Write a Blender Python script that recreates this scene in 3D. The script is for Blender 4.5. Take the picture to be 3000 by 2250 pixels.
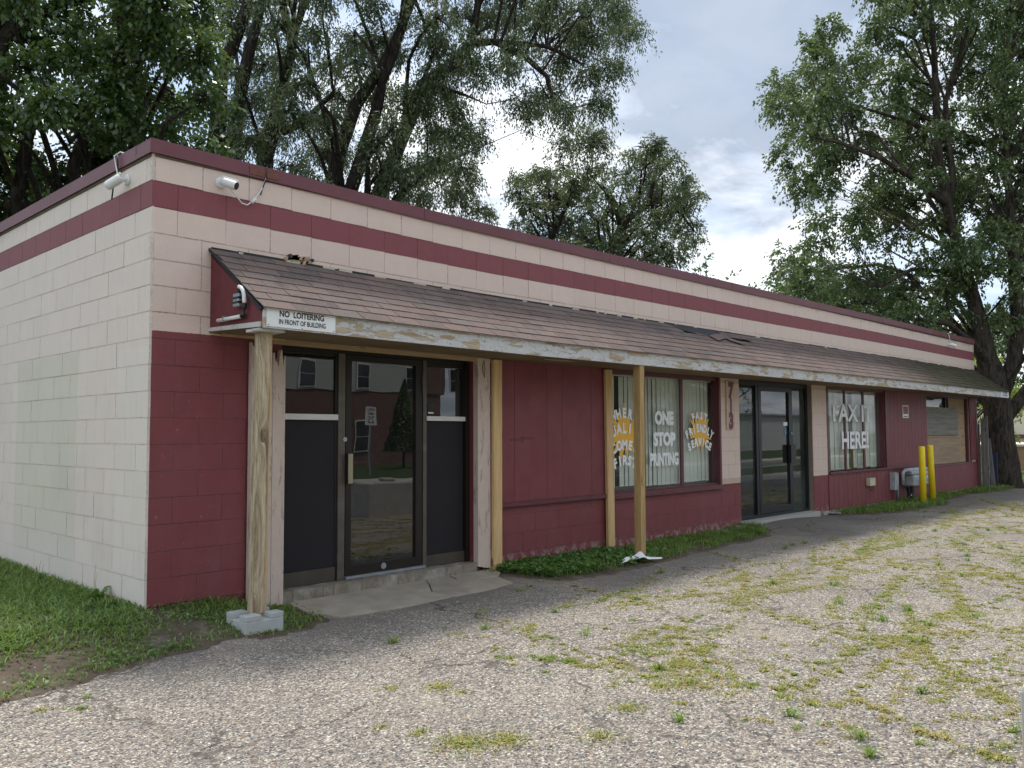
import bpy, math, random
import numpy as np
from mathutils import Vector, Matrix
R = math.radians
for o in list(bpy.data.objects): bpy.data.objects.remove(o)
scene = bpy.context.scene
COL = scene.collection

# ------------------------------------------------------------------ camera
cam = bpy.data.cameras.new('camera'); cam_o = bpy.data.objects.new('camera', cam); COL.objects.link(cam_o)
yaw, pitch, roll = 7.61977250e-01, 5.81086292e-02, -4.68144970e-03
fw = Vector((math.cos(pitch)*math.cos(yaw), math.cos(pitch)*math.sin(yaw), math.sin(pitch)))
r0 = Vector((math.sin(yaw), -math.cos(yaw), 0)); u0 = r0.cross(fw)
r1 = math.cos(roll)*r0 + math.sin(roll)*u0; u1 = -math.sin(roll)*r0 + math.cos(roll)*u0
cam_o.matrix_world = Matrix(((r1.x, u1.x, -fw.x, -2.7609), (r1.y, u1.y, -fw.y, -6.4470), (r1.z, u1.z, -fw.z, 1.2907), (0, 0, 0, 1)))
cam.sensor_width = 36; cam.lens = 36*2495.9/3000; cam.clip_start = .05; cam.clip_end = 3000
scene.camera = cam_o

# ------------------------------------------------------------------ sky, sun, exposure
SUN_EL, SUN_AZ = R(67), R(62)          # azimuth counted from +x towards +y
world = bpy.data.worlds.new('World'); scene.world = world; world.use_nodes = True
class NT:
    def __init__(s, tree): s.t = tree; s.n = tree.nodes; s.l = tree.links
    def add(s, typ, props=None, **ins):
        nd = s.n.new(typ)
        for k, v in (props or {}).items(): setattr(nd, k, v)
        for k, v in ins.items():
            key = int(k[1:]) if (k[0] == 'i' and k[1:].isdigit()) else k.replace('_', ' ')
            s.set(nd.inputs[key], v)
        return nd
    def set(s, sock, v):
        if isinstance(v, bpy.types.NodeSocket): s.l.new(v, sock)
        elif isinstance(v, bpy.types.Node): s.l.new(v.outputs[0], sock)
        else:
            if sock.type == 'RGBA' and hasattr(v, '__len__') and len(v) == 3: v = (*v, 1)
            sock.default_value = v
    def math(s, op, a, b=0.0, c=0.0, clamp=False):
        nd = s.n.new('ShaderNodeMath'); nd.operation = op; nd.use_clamp = clamp
        s.set(nd.inputs[0], a); s.set(nd.inputs[1], b)
        if op in ('MULTIPLY_ADD', 'SMOOTH_MIN', 'COMPARE'): s.set(nd.inputs[2], c)
        return nd.outputs[0]
    def mix(s, f, a, b, blend='MIX'):
        nd = s.n.new('ShaderNodeMix'); nd.data_type = 'RGBA'; nd.blend_type = blend
        s.set(nd.inputs[0], f); s.set(nd.inputs[6], a); s.set(nd.inputs[7], b)
        return nd.outputs[2]
    def ramp(s, fac, stops, interp='LINEAR'):
        nd = s.n.new('ShaderNodeValToRGB'); cr = nd.color_ramp; cr.interpolation = interp
        while len(cr.elements) < len(stops): cr.elements.new(.5)
        for e, (p, c) in zip(cr.elements, stops):
            e.position = p; e.color = (c, c, c, 1) if not hasattr(c, '__len__') else (*c, 1)
        s.set(nd.inputs[0], fac); return nd.outputs[0]
    def noise(s, vec, scale, detail=4, rough=.5, out=0, dist=0.0, typ=None):
        nd = s.n.new('ShaderNodeTexNoise'); nd.inputs['Scale'].default_value = scale
        nd.inputs['Detail'].default_value = detail; nd.inputs['Roughness'].default_value = rough
        nd.inputs['Distortion'].default_value = dist
        if typ: nd.noise_type = typ
        if vec is not None: s.set(nd.inputs['Vector'], vec)
        return nd.outputs[out]
    def step(s, v, lo, hi, clamp=True):
        nd = s.n.new('ShaderNodeMapRange'); nd.clamp = clamp; s.set(nd.inputs[0], v)
        nd.inputs[1].default_value = lo; nd.inputs[2].default_value = hi; return nd.outputs[0]
    def vscale(s, vec, sc, off=(0, 0, 0)):
        nd = s.n.new('ShaderNodeMapping'); s.set(nd.inputs[0], vec)
        nd.inputs['Scale'].default_value = sc if hasattr(sc, '__len__') else (sc, sc, sc)
        nd.inputs['Location'].default_value = off; return nd.outputs[0]

w = NT(world.node_tree)
for n_ in list(w.n): w.n.remove(n_)
sky = w.add('ShaderNodeTexSky', dict(sky_type='NISHITA', sun_disc=False, sun_elevation=SUN_EL, sun_rotation=math.pi/2 - SUN_AZ, altitude=200, air_density=1.0, dust_density=2.0, ozone_density=1.2))
tc = w.add('ShaderNodeTexCoord').outputs['Generated']
sp = w.add('ShaderNodeSeparateXYZ', i0=tc)
zz = w.math('MAXIMUM', sp.outputs[2], 0.0)
den = w.math('ADD', zz, .16)
cx_ = w.math('DIVIDE', sp.outputs[0], den); cy_ = w.math('DIVIDE', sp.outputs[1], den)
cv = w.add('ShaderNodeCombineXYZ', i0=cx_, i1=cy_, i2=0.0).outputs[0]
n1 = w.noise(w.vscale(cv, (1.0, 1.35, 1), (0.2, 7.7, 0)), 1.5, 9, .56, dist=.25)
cover = w.ramp(n1, [(.40, 0.0), (.48, .5), (.56, 1.0)])
n2 = w.noise(w.vscale(cv, (1.0, 1.2, 1), (20.3, 2.1, 0)), 3.0, 9, .62, dist=.35)
lit = w.ramp(n2, [(.34, (.50, .57, .69)), (.44, (.64, .70, .80)), (.52, (.78, .82, .88)), (.60, (.98, .99, 1.0))])
# a heavy grey bank of cloud high up
dn = w.add('ShaderNodeVectorMath', dict(operation='DISTANCE'), i0=tc, i1=(0.791, 0.396, 0.465)).outputs['Value']
n3 = w.noise(w.vscale(cv, (1, 1, 1), (3.1, 8.2, 0)), 2.2, 8, .6, dist=.3)
dn2 = w.math('ADD', dn, w.math('MULTIPLY', w.math('SUBTRACT', n3, .5), .45))
dark = w.math('SUBTRACT', 1.0, w.step(dn2, .16, .30))
dw = w.add('ShaderNodeVectorMath', dict(operation='DISTANCE'), i0=tc, i1=(0.85, 0.459, 0.259)).outputs['Value']
white = w.math('SUBTRACT', 1.0, w.step(w.math('ADD', dw, w.math('MULTIPLY', w.math('SUBTRACT', n3, .5), .5)),   .06, .27))
lit = w.mix(w.math('MULTIPLY', white, .72), lit, w.ramp(n2, [(.38, (.74, .79, .87)), (.50, (1.0, 1.0, 1.0))]))
lit2 = w.mix(w.math('MULTIPLY', dark, .88), lit, w.mix(w.noise(cv, 1.6, 5, .6), (.19, .25, .35), (.36, .42, .52)))
cover2 = w.math('MAXIMUM', w.math('MAXIMUM', cover, dark), w.math('MULTIPLY', white, w.ramp(n1, [(.30, .25), (.44, 1.0)])))
cloudcol = w.mix(1.0, lit2, (.455, .455, .455), 'MULTIPLY')
skys = w.mix(1.0, sky.outputs[0], (.065, .065, .065), 'MULTIPLY')
skyb = w.mix(.6, skys, (.455*.40, .455*.50, .455*.64))   # thin high veil over the blue
bgc = w.mix(cover2, skyb, cloudcol)
bg = w.add('ShaderNodeBackground', i0=bgc, i1=1.0)
wo = w.add('ShaderNodeOutputWorld'); w.l.new(bg.outputs[0], wo.inputs[0])

sun = bpy.data.lights.new('sun', 'SUN'); sun.energy = 1.1; sun.angle = R(12); sun.color = (1, .95, .88)
sun_o = bpy.data.objects.new('sun', sun); COL.objects.link(sun_o)
sd = Vector((math.cos(SUN_EL)*math.cos(SUN_AZ), math.cos(SUN_EL)*math.sin(SUN_AZ), math.sin(SUN_EL)))
sun_o.rotation_euler = sd.to_track_quat('Z', 'Y').to_euler(); sun_o.location = (0, 0, 60)

vs = scene.view_settings; vs.view_transform = 'Standard'; vs.look = 'None'; vs.gamma = 1; vs.use_curve_mapping = False
vs.exposure = 1.80
scene.render.engine = 'CYCLES'
cy = scene.cycles; cy.max_bounces = 6; cy.diffuse_bounces = 3; cy.glossy_bounces = 3; cy.transmission_bounces = 4; cy.transparent_max_bounces = 10

# ------------------------------------------------------------------ helpers
WL = {}
def mesh_np(name, V, F, smooth=False):
    """V (n,3) array, F list of tuples or (m,k) array"""
    me = bpy.data.meshes.new(name)
    V = np.asarray(V, dtype=np.float32)
    if isinstance(F, np.ndarray):
        m, k = F.shape
        me.vertices.add(len(V)); me.vertices.foreach_set('co', V.ravel())
        me.loops.add(m*k); me.loops.foreach_set('vertex_index', F.astype(np.int32).ravel())
        me.polygons.add(m); me.polygons.foreach_set('loop_start', np.arange(0, m*k, k, dtype=np.int32))
        me.update(calc_edges=True)
    else:
        me.from_pydata([tuple(map(float, v)) for v in V], [], F); me.update()
    if smooth: me.polygons.foreach_set('use_smooth', [True]*len(me.polygons))
    return me
DX = [0, 3.5, 9.4, 16.6, 21.2, 30]; DZ = [0, -.035, -.008, .045, .05, .05]
def dz(x, z): return float(np.interp(x, DX, DZ))*max(0.0, (z-.5)/2.6)
def link(name, me, m, parent=None, loc=(0, 0, 0), kind=None, label=None):
    o = bpy.data.objects.new(name, me); COL.objects.link(o)
    if m is not None and len(me.materials) == 0: me.materials.append(m)
    pw = WL[parent.name] if parent else Vector((0, 0, 0))
    o.parent = parent; o.location = Vector(loc) - pw; WL[o.name] = Vector(loc)
    if kind: o['kind'] = kind
    if label: o['label'] = label
    return o
def thing(name, label, cat, loc=(0, 0, 0), group=None):
    o = bpy.data.objects.new(name, None); COL.objects.link(o); o.location = loc; o.empty_display_size = .2
    WL[o.name] = Vector(loc); o['label'] = label; o['category'] = cat
    if group: o['group'] = group
    return o
def tag(o, label, cat, group=None):
    o['label'] = label; o['category'] = cat
    if group: o['group'] = group
    return o
class MB:
    def __init__(s): s.v = []; s.f = []
    def add(s, vs_, fs_):
        b = len(s.v); s.v += [tuple(v) for v in vs_]; s.f += [tuple(b+i for i in f) for f in fs_]; return s
    def box(s, x0, x1, y0, y1, z0, z1):
        return s.add([(x0,y0,z0),(x1,y0,z0),(x1,y1,z0),(x0,y1,z0),(x0,y0,z1),(x1,y0,z1),(x1,y1,z1),(x0,y1,z1)],
                     [(0,3,2,1),(4,5,6,7),(0,1,5,4),(1,2,6,5),(2,3,7,6),(3,0,4,7)])
    def obox(s, c, ax, ay, az):   # oriented box: centre and three half axes
        c = Vector(c); P = []
        for k in (-1, 1):
            for (i, j) in ((-1,-1),(1,-1),(1,1),(-1,1)): P.append(c + i*Vector(ax) + j*Vector(ay) + k*Vector(az))
        return s.add(P, [(0,3,2,1),(4,5,6,7),(0,1,5,4),(1,2,6,5),(2,3,7,6),(3,0,4,7)])
    def prism(s, pts, a, b, axis='y'):   # polygon pts (2D) extruded a..b along axis
        n = len(pts)
        def P(p, t):
            return (p[0], t, p[1]) if axis == 'y' else ((t, p[0], p[1]) if axis == 'x' else (p[0], p[1], t))
        vs_ = [P(p, a) for p in pts] + [P(p, b) for p in pts]
        return s.add(vs_, [tuple(range(n)), tuple(range(2*n-1, n-1, -1))] + [(i, i+n, (i+1) % n + n, (i+1) % n) for i in range(n)])
    def tube(s, pts, rad, n=8, cap=True):
        pts = [Vector(tuple(float(c_) for c_ in p)) for p in pts]
        if not hasattr(rad, '__len__'): rad = [rad]*len(pts)
        rad = [float(x) for x in rad]
        rings = []; prev = None
        for i, p in enumerate(pts):
            t = (pts[min(i+1, len(pts)-1)] - pts[max(i-1, 0)])
            if t.length < 1e-9: t = Vector((0, 0, 1))
            t.normalize()
            a = (prev if prev is not None else (Vector((1, 0, 0)) if abs(t.x) < .8 else Vector((0, 1, 0))))
            a = (a - a.dot(t)*t).normalized(); prev = a; b = t.cross(a)
            rings.append([p + rad[i]*(math.cos(q)*a + math.sin(q)*b) for q in [2*math.pi*j/n for j in range(n)]])
        vs_ = [v for r_ in rings for v in r_]; fs_ = []
        for i in range(len(pts)-1):
            for j in range(n): fs_.append((i*n+j, i*n+(j+1) % n, (i+1)*n+(j+1) % n, (i+1)*n+j))
        if cap: fs_.append(tuple(range(n-1, -1, -1))); fs_.append(tuple((len(pts)-1)*n+j for j in range(n)))
        return s.add(vs_, fs_)
    def build(s, name, m, parent=None, warp=False, smooth=False, kind=None, label=None, origin=None, bevel=0):
        V = np.array(s.v, dtype=float)
        if warp: V[:, 2] += np.interp(V[:, 0], DX, DZ)*np.maximum(0, (V[:, 2]-.5)/2.6)
        if origin is None:
            lo, hi = V.min(0), V.max(0); origin = ((lo[0]+hi[0])/2, (lo[1]+hi[1])/2, lo[2])
        me = mesh_np(name, V - np.array(origin), s.f, smooth)
        o = link(name, me, m, parent, origin, kind, label)
        if bevel:
            bv = o.modifiers.new('bevel', 'BEVEL'); bv.width = bevel; bv.segments = 2; bv.limit_method = 'ANGLE'
        return o

# ------------------------------------------------------------------ materials
def newmat(name):
    m = bpy.data.materials.new(name); m.use_nodes = True; t = NT(m.node_tree)
    b = t.n['Principled BSDF']; return m, t, b
def posn(t, rnd=True):
    g = t.add('ShaderNodeNewGeometry').outputs['Position']
    if not rnd: return g
    oi = t.add('ShaderNodeObjectInfo').outputs['Random']
    off = t.add('ShaderNodeCombineXYZ', i0=t.math('MULTIPLY', oi, 37.0), i1=t.math('MULTIPLY', oi, 91.0), i2=t.math('MULTIPLY', oi, 13.0)).outputs[0]
    return t.add('ShaderNodeVectorMath', dict(operation='ADD'), i0=g, i1=off).outputs[0]
def bump(t, b, h, strength=.3, dist=.01):
    bp = t.add('ShaderNodeBump', Strength=strength, Distance=dist, Height=h); t.l.new(bp.outputs[0], b.inputs['Normal'])
def simple(name, col, rough=.6, metal=0, var=.12, scale=8, bumps=.1, spec=.5, dirt=None):
    m, t, b = newmat(name); p = posn(t)
    n = t.noise(p, scale, 5, .6)
    c = t.mix(n, tuple(max(0, x*(1-var*1.6)) for x in col), tuple(min(1, x*(1+var*1.4)) for x in col))
    if dirt:
        c = t.mix(t.math('MULTIPLY', t.step(t.noise(p, scale*.45, 6, .7), .5, .68), dirt[1]), c, dirt[0])
    t.set(b.inputs['Base Color'], c); b.inputs['Roughness'].default_value = rough; b.inputs['Metallic'].default_value = metal
    b.inputs['Specular IOR Level'].default_value = spec
    if bumps: bump(t, b, t.noise(p, scale*12, 3, .6), bumps, .003)
    return m
PINK = (.70, .55, .47); REDB = (.228, .068, .076); REDL = (.205, .052, .057); CREAM = (.73, .625, .55)
def paint_block(name, kind, dim=1.0):
    """painted concrete block: rough face, pinholes, scuffs, faint runs"""
    m, t, b = newmat(name); p = posn(t, False)
    s_ = t.add('ShaderNodeSeparateXYZ', i0=p); X, Y, Z = s_.outputs
    big = t.noise(p, .9, 5, .6); med = t.noise(p, 6, 5, .65); fine = t.noise(p, 55, 4, .7)
    pl = t.vscale(p, (9, 9, 1.2)); runs = t.noise(pl, 1.6, 5, .7)
    oi = t.add('ShaderNodeObjectInfo').outputs['Random']
    edge = t.math('MULTIPLY', t.math('SUBTRACT', t.noise(p, 22, 3, .6), .5), .018)
    if kind == 'front':
        pink = t.mix(med, tuple(x*.90 for x in PINK), tuple(min(1, x*1.08) for x in PINK))
        pink = t.mix(t.math('MULTIPLY', t.step(runs, .50, .72), .32), pink, (.66, .56, .44))
        red = t.mix(med, tuple(x*.84 for x in REDL), tuple(x*1.2 for x in REDL))
        red = t.mix(t.math('MULTIPLY', t.step(t.noise(t.vscale(p, (2.2, 2.2, .9)), 1.3, 7, .7), .46, .72), .5), red, (.215, .085, .092))
        red = t.mix(t.math('MULTIPLY', t.step(t.noise(p, 19, 6, .75), .63, .67), .6), red, (.34, .22, .20))
        ze = t.math('ADD', Z, edge)
        a = t.math('LESS_THAN', ze, .532)
        c_ = t.math('MULTIPLY', t.math('LESS_THAN', ze, 2.092), t.math('LESS_THAN', X, 3.7))
        col = t.mix(t.math('MAXIMUM', a, c_), pink, red)
        # bare concrete where paint has gone near the ground
        chip = t.math('MULTIPLY', t.step(t.noise(p, 11, 6, .72), .50, .56), t.math('SUBTRACT', 1.0, t.step(Z, -.13, .03)))
        col = t.mix(chip, col, (.36, .32, .27))
        brn = t.math('MULTIPLY', t.math('LESS_THAN', t.math('ADD', Z, t.math('MULTIPLY', edge, 1.5)), .004), t.math('LESS_THAN', X, .9))
        col = t.mix(t.math('MULTIPLY', brn, t.math('SUBTRACT', 1.0, chip)), col, (.13, .04, .028))
    elif kind == 'band':
        red = t.mix(med, tuple(x*.9 for x in REDB), tuple(x*1.14 for x in REDB))
        col = t.mix(t.math('MULTIPLY', t.step(big, .5, .7), .35), red, (.215, .065, .072))
        col = t.mix(t.math('MULTIPLY', t.step(t.noise(p, 7, 6, .7), .60, .72), .5), col, (.30, .13, .13))
    else:
        base = t.mix(med, tuple(x*.94 for x in CREAM), tuple(min(1, x*1.06) for x in CREAM))
        wob = t.math('MULTIPLY', t.math('SUBTRACT', t.noise(p, 5, 3, .6), .5), .05)
        yy = t.math('ADD', Y, wob)
        def boxm(y0, y1, z1):
            return t.math('MULTIPLY', t.math('MULTIPLY', t.math('GREATER_THAN', yy, y0), t.math('LESS_THAN', yy, y1)), t.math('LESS_THAN', t.math('ADD', Z, edge), z1))
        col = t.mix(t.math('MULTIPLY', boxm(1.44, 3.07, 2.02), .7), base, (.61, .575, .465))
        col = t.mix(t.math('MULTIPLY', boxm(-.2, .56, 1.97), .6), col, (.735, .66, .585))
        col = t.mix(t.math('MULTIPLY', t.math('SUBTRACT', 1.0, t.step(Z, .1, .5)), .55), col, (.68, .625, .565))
        col = t.mix(t.math('MULTIPLY', t.step(runs, .52, .74), .32), col, (.62, .52, .36))
        col = t.mix(t.math('MULTIPLY', t.step(big, .55, .75), .25), col, (.46, .40, .36))
    # ragged, pitted edges along the joints of each block
    ge = t.add('ShaderNodeSeparateXYZ', i0=t.add('ShaderNodeTexCoord').outputs['Generated'])
    ga = ge.outputs[1] if kind == 'side' else ge.outputs[0]
    if kind == 'band': ga = t.math('MAXIMUM', t.math('MINIMUM', ge.outputs[0], t.math('SUBTRACT', 1.0, ge.outputs[0])), t.math('MULTIPLY', t.math('MINIMUM', ge.outputs[1], t.math('SUBTRACT', 1.0, ge.outputs[1])), 1.0))
    else: ga = t.math('MINIMUM', ga, t.math('SUBTRACT', 1.0, ga))
    gb = t.math('MINIMUM', ge.outputs[2], t.math('SUBTRACT', 1.0, ge.outputs[2]))
    gm = t.math('MINIMUM', t.math('MULTIPLY', ga, .40), t.math('MULTIPLY', gb, .20))
    jn = t.noise(p, 34, 4, .75)
    je = t.math('LESS_THAN', t.math('ADD', gm, t.math('MULTIPLY', t.math('SUBTRACT', .56, jn), .035)), .0045)
    jf = t.math('MULTIPLY', je, t.step(t.noise(p, 2.5, 3, .6), .38, .55))
    col = t.mix(t.math('MULTIPLY', jf, .26 if kind == 'side' else .4), col, (.20, .13, .09) if kind != 'band' else (.05, .02, .022))
    # pinholes and dark specks
    vo = t.add('ShaderNodeTexVoronoi', dict(feature='F1'), Vector=p, Scale=15.0, Randomness=1.0)
    hole = t.math('MULTIPLY', t.math('LESS_THAN', vo.outputs['Distance'], .05), t.math('GREATER_THAN', t.noise(p, 4, 2), .54))
    col = t.mix(t.math('MULTIPLY', hole, .65), col, (.05, .035, .03))
    col = t.mix(1.0, col, t.ramp(t.math('ADD', t.math('MULTIPLY', oi, .55), t.math('MULTIPLY', fine, .45)), [(0, .965), (1, 1.035)]), 'MULTIPLY')
    if dim != 1.0: col = t.mix(1.0, col, (dim, dim*.94, dim*.88), 'MULTIPLY')
    t.set(b.inputs['Base Color'], col); b.inputs['Roughness'].default_value = .62 if kind != 'front' else .6
    b.inputs['Specular IOR Level'].default_value = .35
    h = t.math('ADD', t.math('MULTIPLY', fine, .5), t.math('SUBTRACT', t.math('MULTIPLY', med, .8), t.math('ADD', hole, t.math('MULTIPLY', jf, .8))))
    bump(t, b, h, .35, .008)
    return m
def mortar_variant(name, kind):
    m = paint_block(name, kind); return m
def wood(name, c1, c2, knots=0, paint=None, amt=0.0, axis='z', rough=.7, dens=1.0, crack=.3):
    m, t, b = newmat(name)
    oc = t.add('ShaderNodeTexCoord').outputs['Object']
    oi = t.add('ShaderNodeObjectInfo').outputs['Random']
    off = t.add('ShaderNodeCombineXYZ', i0=t.math('MULTIPLY', oi, 9.0), i1=t.math('MULTIPLY', oi, 5.0), i2=t.math('MULTIPLY', oi, 17.0)).outputs[0]
    p = t.add('ShaderNodeVectorMath', dict(operation='ADD'), i0=oc, i1=off).outputs[0]
    sc = dict(z=(14, 14, .9), x=(.9, 14, 14), y=(14, .9, 14))[axis]
    ks = dict(z=(9, 9, 2.4), x=(2.4, 9, 9), y=(9, 2.4, 9))[axis]
    vo = t.add('ShaderNodeTexVoronoi', dict(feature='F1'), Vector=t.vscale(p, ks), Scale=.95)
    kd = vo.outputs['Distance']
    q = t.add('ShaderNodeVectorMath', dict(operation='ADD'), i0=t.vscale(p, sc), i1=t.add('ShaderNodeCombineXYZ', i0=t.math('DIVIDE', .25*knots, t.math('ADD', kd, .12))).outputs[0]).outputs[0]
    g1 = t.noise(q, 1.3*dens, 5, .6, dist=.5); g2 = t.noise(t.vscale(q, 3.3), 2.2*dens, 3, .6)
    g = t.math('ADD', t.math('MULTIPLY', g1, .65), t.math('MULTIPLY', g2, .35))
    col = t.mix(t.step(g, .36, .64), c1, c2)
    if knots:
        kn = t.math('SUBTRACT', 1.0, t.step(kd, .07, .15))
        col = t.mix(t.math('MULTIPLY', kn, .85), col, tuple(x*.22 for x in c1))
    if crack:
        ck = t.step(t.noise(t.vscale(q, (2, 2, .5) if axis == 'z' else (.5, 2, 2)), 2.0, 4, .6), .62, .70)
        col = t.mix(t.math('MULTIPLY', ck, crack), col, tuple(x*.3 for x in c1))
    if paint:
        pn = t.noise(t.vscale(p, dict(z=(4, 4, 1.2), x=(1.3, 4, 5), y=(4, 1.2, 4))[axis]), 2.1, 8, .66, dist=.6)
        mask = t.step(pn, amt-.012, amt+.012)
        pc = t.mix(t.noise(p, 14, 5, .7), tuple(x*.72 for x in paint), paint)
        pc = t.mix(t.math('MULTIPLY', t.step(t.noise(t.vscale(p, dict(z=(3, 3, .6), x=(1, 3, 3), y=(3, 1, 3))[axis]), 9 if axis == 'x' else 7, 6, .75, dist=1.5 if axis == 'x' else .2), .55, .6), .7), pc, tuple(x*.45 for x in paint))
        edge = t.math('SUBTRACT', 1.0, t.step(t.math('ABSOLUTE', t.math('SUBTRACT', pn, amt)), 0, .012))
        col = t.mix(mask, pc, col); col = t.mix(t.math('MULTIPLY', edge, .6), col, (.12, .09, .06))
        h = t.math('SUBTRACT', g, t.math('MULTIPLY', mask, .8))
    else: h = g
    t.set(b.inputs['Base Color'], col); b.inputs['Roughness'].default_value = rough; b.inputs['Specular IOR Level'].default_value = .3
    bump(t, b, h, .35, .006)
    return m
def glass(name, ior=1.62, tint=(.93, .96, .94), wob=.0, rough=.0, film=None):
    m, t, b = newmat(name); t.n.remove(b)
    tr = t.add('ShaderNodeBsdfTransparent', i0=tint); gl = t.add('ShaderNodeBsdfAnisotropic' if False else 'ShaderNodeBsdfGlossy', Roughness=rough)
    fr = t.add('ShaderNodeFresnel', IOR=ior)
    p = posn(t, False)
    bp = t.add('ShaderNodeBump', Strength=.25, Distance=.007*max(wob, .05), Height=t.noise(p, 1.7, 2, .5))
    t.l.new(bp.outputs[0], gl.inputs['Normal'])
    bf = t.add('ShaderNodeNewGeometry').outputs['Backfacing']
    mx = t.add('ShaderNodeMixShader', i0=t.math('MULTIPLY', fr, t.math('SUBTRACT', 1.0, bf)), i1=tr, i2=gl)
    last = mx
    if film:   # dust on the pane
        df = t.add('ShaderNodeBsdfDiffuse', i0=film[0])
        f = t.math('MULTIPLY', t.math('MULTIPLY', t.step(t.noise(p, 1.1, 6, .65), .25, .8), film[1]), t.math('SUBTRACT', 1.0, bf))
        last = t.add('ShaderNodeMixShader', i0=f, i1=mx, i2=df)
    t.l.new(last.outputs[0], t.n['Material Output'].inputs[0])
    return m
def bark(name, c, scale=1.0):
    m, t, b = newmat(name); p = posn(t, False)
    q = t.vscale(p, (9*scale, 9*scale, 1.8*scale)); n = t.noise(q, 1.6, 7, .7, dist=.8)
    col = t.mix(t.step(n, .38, .62), tuple(x*.35 for x in c), tuple(x*1.35 for x in c))
    t.set(b.inputs['Base Color'], col); b.inputs['Roughness'].default_value = .95; b.inputs['Specular IOR Level'].default_value = .1
    bump(t, b, n, .9, .05); return m
def leafm(name, cols, trans=.35, rough=.45, spec=.35):
    m, t, b = newmat(name)
    g = t.add('ShaderNodeNewGeometry')
    n = t.noise(g.outputs['Position'], .55, 3, .6)
    v = t.math('ADD', t.math('MULTIPLY', g.outputs['Random Per Island'], .62), t.math('MULTIPLY', n, .38))
    k = len(cols); col = t.ramp(v, [(.12+.76*i/(k-1), c) for i, c in enumerate(cols)])
    t.n.remove(b); df = t.add('ShaderNodeBsdfDiffuse', i0=col); gl = t.add('ShaderNodeBsdfGlossy', i0=(.8, .85, .9, 1), Roughness=rough)
    tl = t.add('ShaderNodeBsdfTranslucent', i0=t.mix(.5, col, tuple(min(1, x*2.0) for x in cols[-1])))
    m0 = t.add('ShaderNodeMixShader', i0=trans, i1=df, i2=tl); mx = t.add('ShaderNodeMixShader', i0=spec*.13, i1=m0, i2=gl)
    t.l.new(mx.outputs[0], t.n['Material Output'].inputs[0]); return m

M = {}
M['front'] = paint_block('painted_block_pink', 'front'); M['joint_f'] = paint_block('painted_joint_pink', 'front', .80); M['joint_b'] = paint_block('painted_joint_red', 'band', .62); M['joint_s'] = paint_block('painted_joint_cream', 'side', .95); M['band'] = paint_block('painted_block_red', 'band'); M['side'] = paint_block('painted_block_cream', 'side')
M['coping'] = simple('red_coping_metal', (.150, .040, .050), .5, 0, .14, 2.2, .05, .5, ((.20, .075, .078), .45))
M['redpaint'] = simple('maroon_paint', REDL, .55, 0, .2, 4, .25, .35, ((.205, .075, .08), .5))
M['redtrim'] = simple('maroon_trim_paint', (.125, .036, .044), .45, 0, .16, 6, .1, .4)
M['gable'] = simple('gable_red_paint', (.155, .034, .040), .6, 0, .2, 7, .3, .3, ((.09, .02, .025), .5))
M['white'] = simple('white_plastic', (.72, .73, .72), .4, 0, .06, 9, 0)
M['whitebar'] = simple('white_bar', (.66, .65, .61), .45, 0, .06, 9, 0)
M['signw'] = simple('sign_white', (.78, .79, .77), .4, 0, .05, 9, 0)
M['black'] = simple('black_plastic', (.012, .012, .013), .45, 0, .2, 9, 0)
M['ink'] = simple('sign_ink', (.015, .015, .016), .6, 0, .1, 9, 0)
M['bronze'] = simple('dark_bronze_aluminium', (.020, .016, .013), .42, .3, .25, 7, .05, .5)
M['bronzel'] = simple('worn_bronze_aluminium', (.115, .100, .080), .5, .35, .2, 9, .1, .5, ((.25, .23, .2), .3))
M['kick'] = simple('bronze_kick_rail', (.075, .062, .048), .5, .3, .25, 6, .1, .5)
M['panel'] = simple('black_panel', (.019, .0175, .020), .65, 0, .10, 3, 0, .25)
M['blackfr'] = simple('black_door_frame', (.014, .016, .020), .4, .2, .2, 6, 0, .5)
M['metal'] = simple('galvanised_metal', (.34, .36, .38), .5, .6, .2, 12, .1)
M['meter'] = simple('grey_meter_casting', (.42, .45, .47), .5, .2, .45, 9, .3)
M['handle'] = simple('brass_grey_handle', (.33, .29, .20), .45, .4, .1, 7, 0)
M['rubberw'] = simple('conduit_white', (.74, .73, .70), .4, 0, .07, 9, 0)
M['yellow'] = simple('yellow_bollard_sleeve', (.95, .69, .02), .38, 0, .06, 4, .03, .5, ((.55, .36, .02), .25))
M['concrete'] = simple('concrete', (.40, .39, .36), .9, 0, .16, 9, .5, .2, ((.25, .24, .22), .5))
M['pier'] = simple('grey_pier_block', (.42, .43, .42), .9, 0, .14, 16, .6, .2)
M['slab'] = simple('old_concrete_slab', (.35, .305, .24), .92, 0, .25, 5, .6, .2, ((.24, .205, .16), .6))
M['threshold'] = simple('rough_threshold_concrete', (.25, .215, .165), .95, 0, .45, 9, 1.0, .2, ((.50, .50, .48), .5))
M['wood_old'] = wood('weathered_post_wood', (.185, .13, .072), (.60, .50, .34), 1, None, 0, 'z', crack=.8, dens=1.9)
M['wood_new'] = wood('new_pine_wood', (.52, .33, .14), (.70, .49, .25), .7, None, 0, 'z', crack=.12, dens=.8)
M['wood_post'] = wood('treated_post_wood', (.32, .20, .075), (.50, .35, .155), 1, None, 0, 'z', crack=.3)
M['trimpink'] = wood('weathered_pink_board', (.42, .33, .23), (.56, .47, .36), 0, (.68, .545, .46), .70, 'z', crack=.2)
M['fascia'] = wood('peeling_fascia_paint', (.30, .22, .13), (.52, .43, .30), 0, (.64, .63, .61), .55, 'x', crack=.25)
M['fascia2'] = wood('weathered_white_board', (.35, .29, .2), (.55, .49, .38), 0, (.62, .60, .56), .60, 'y', crack=.3)
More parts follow.
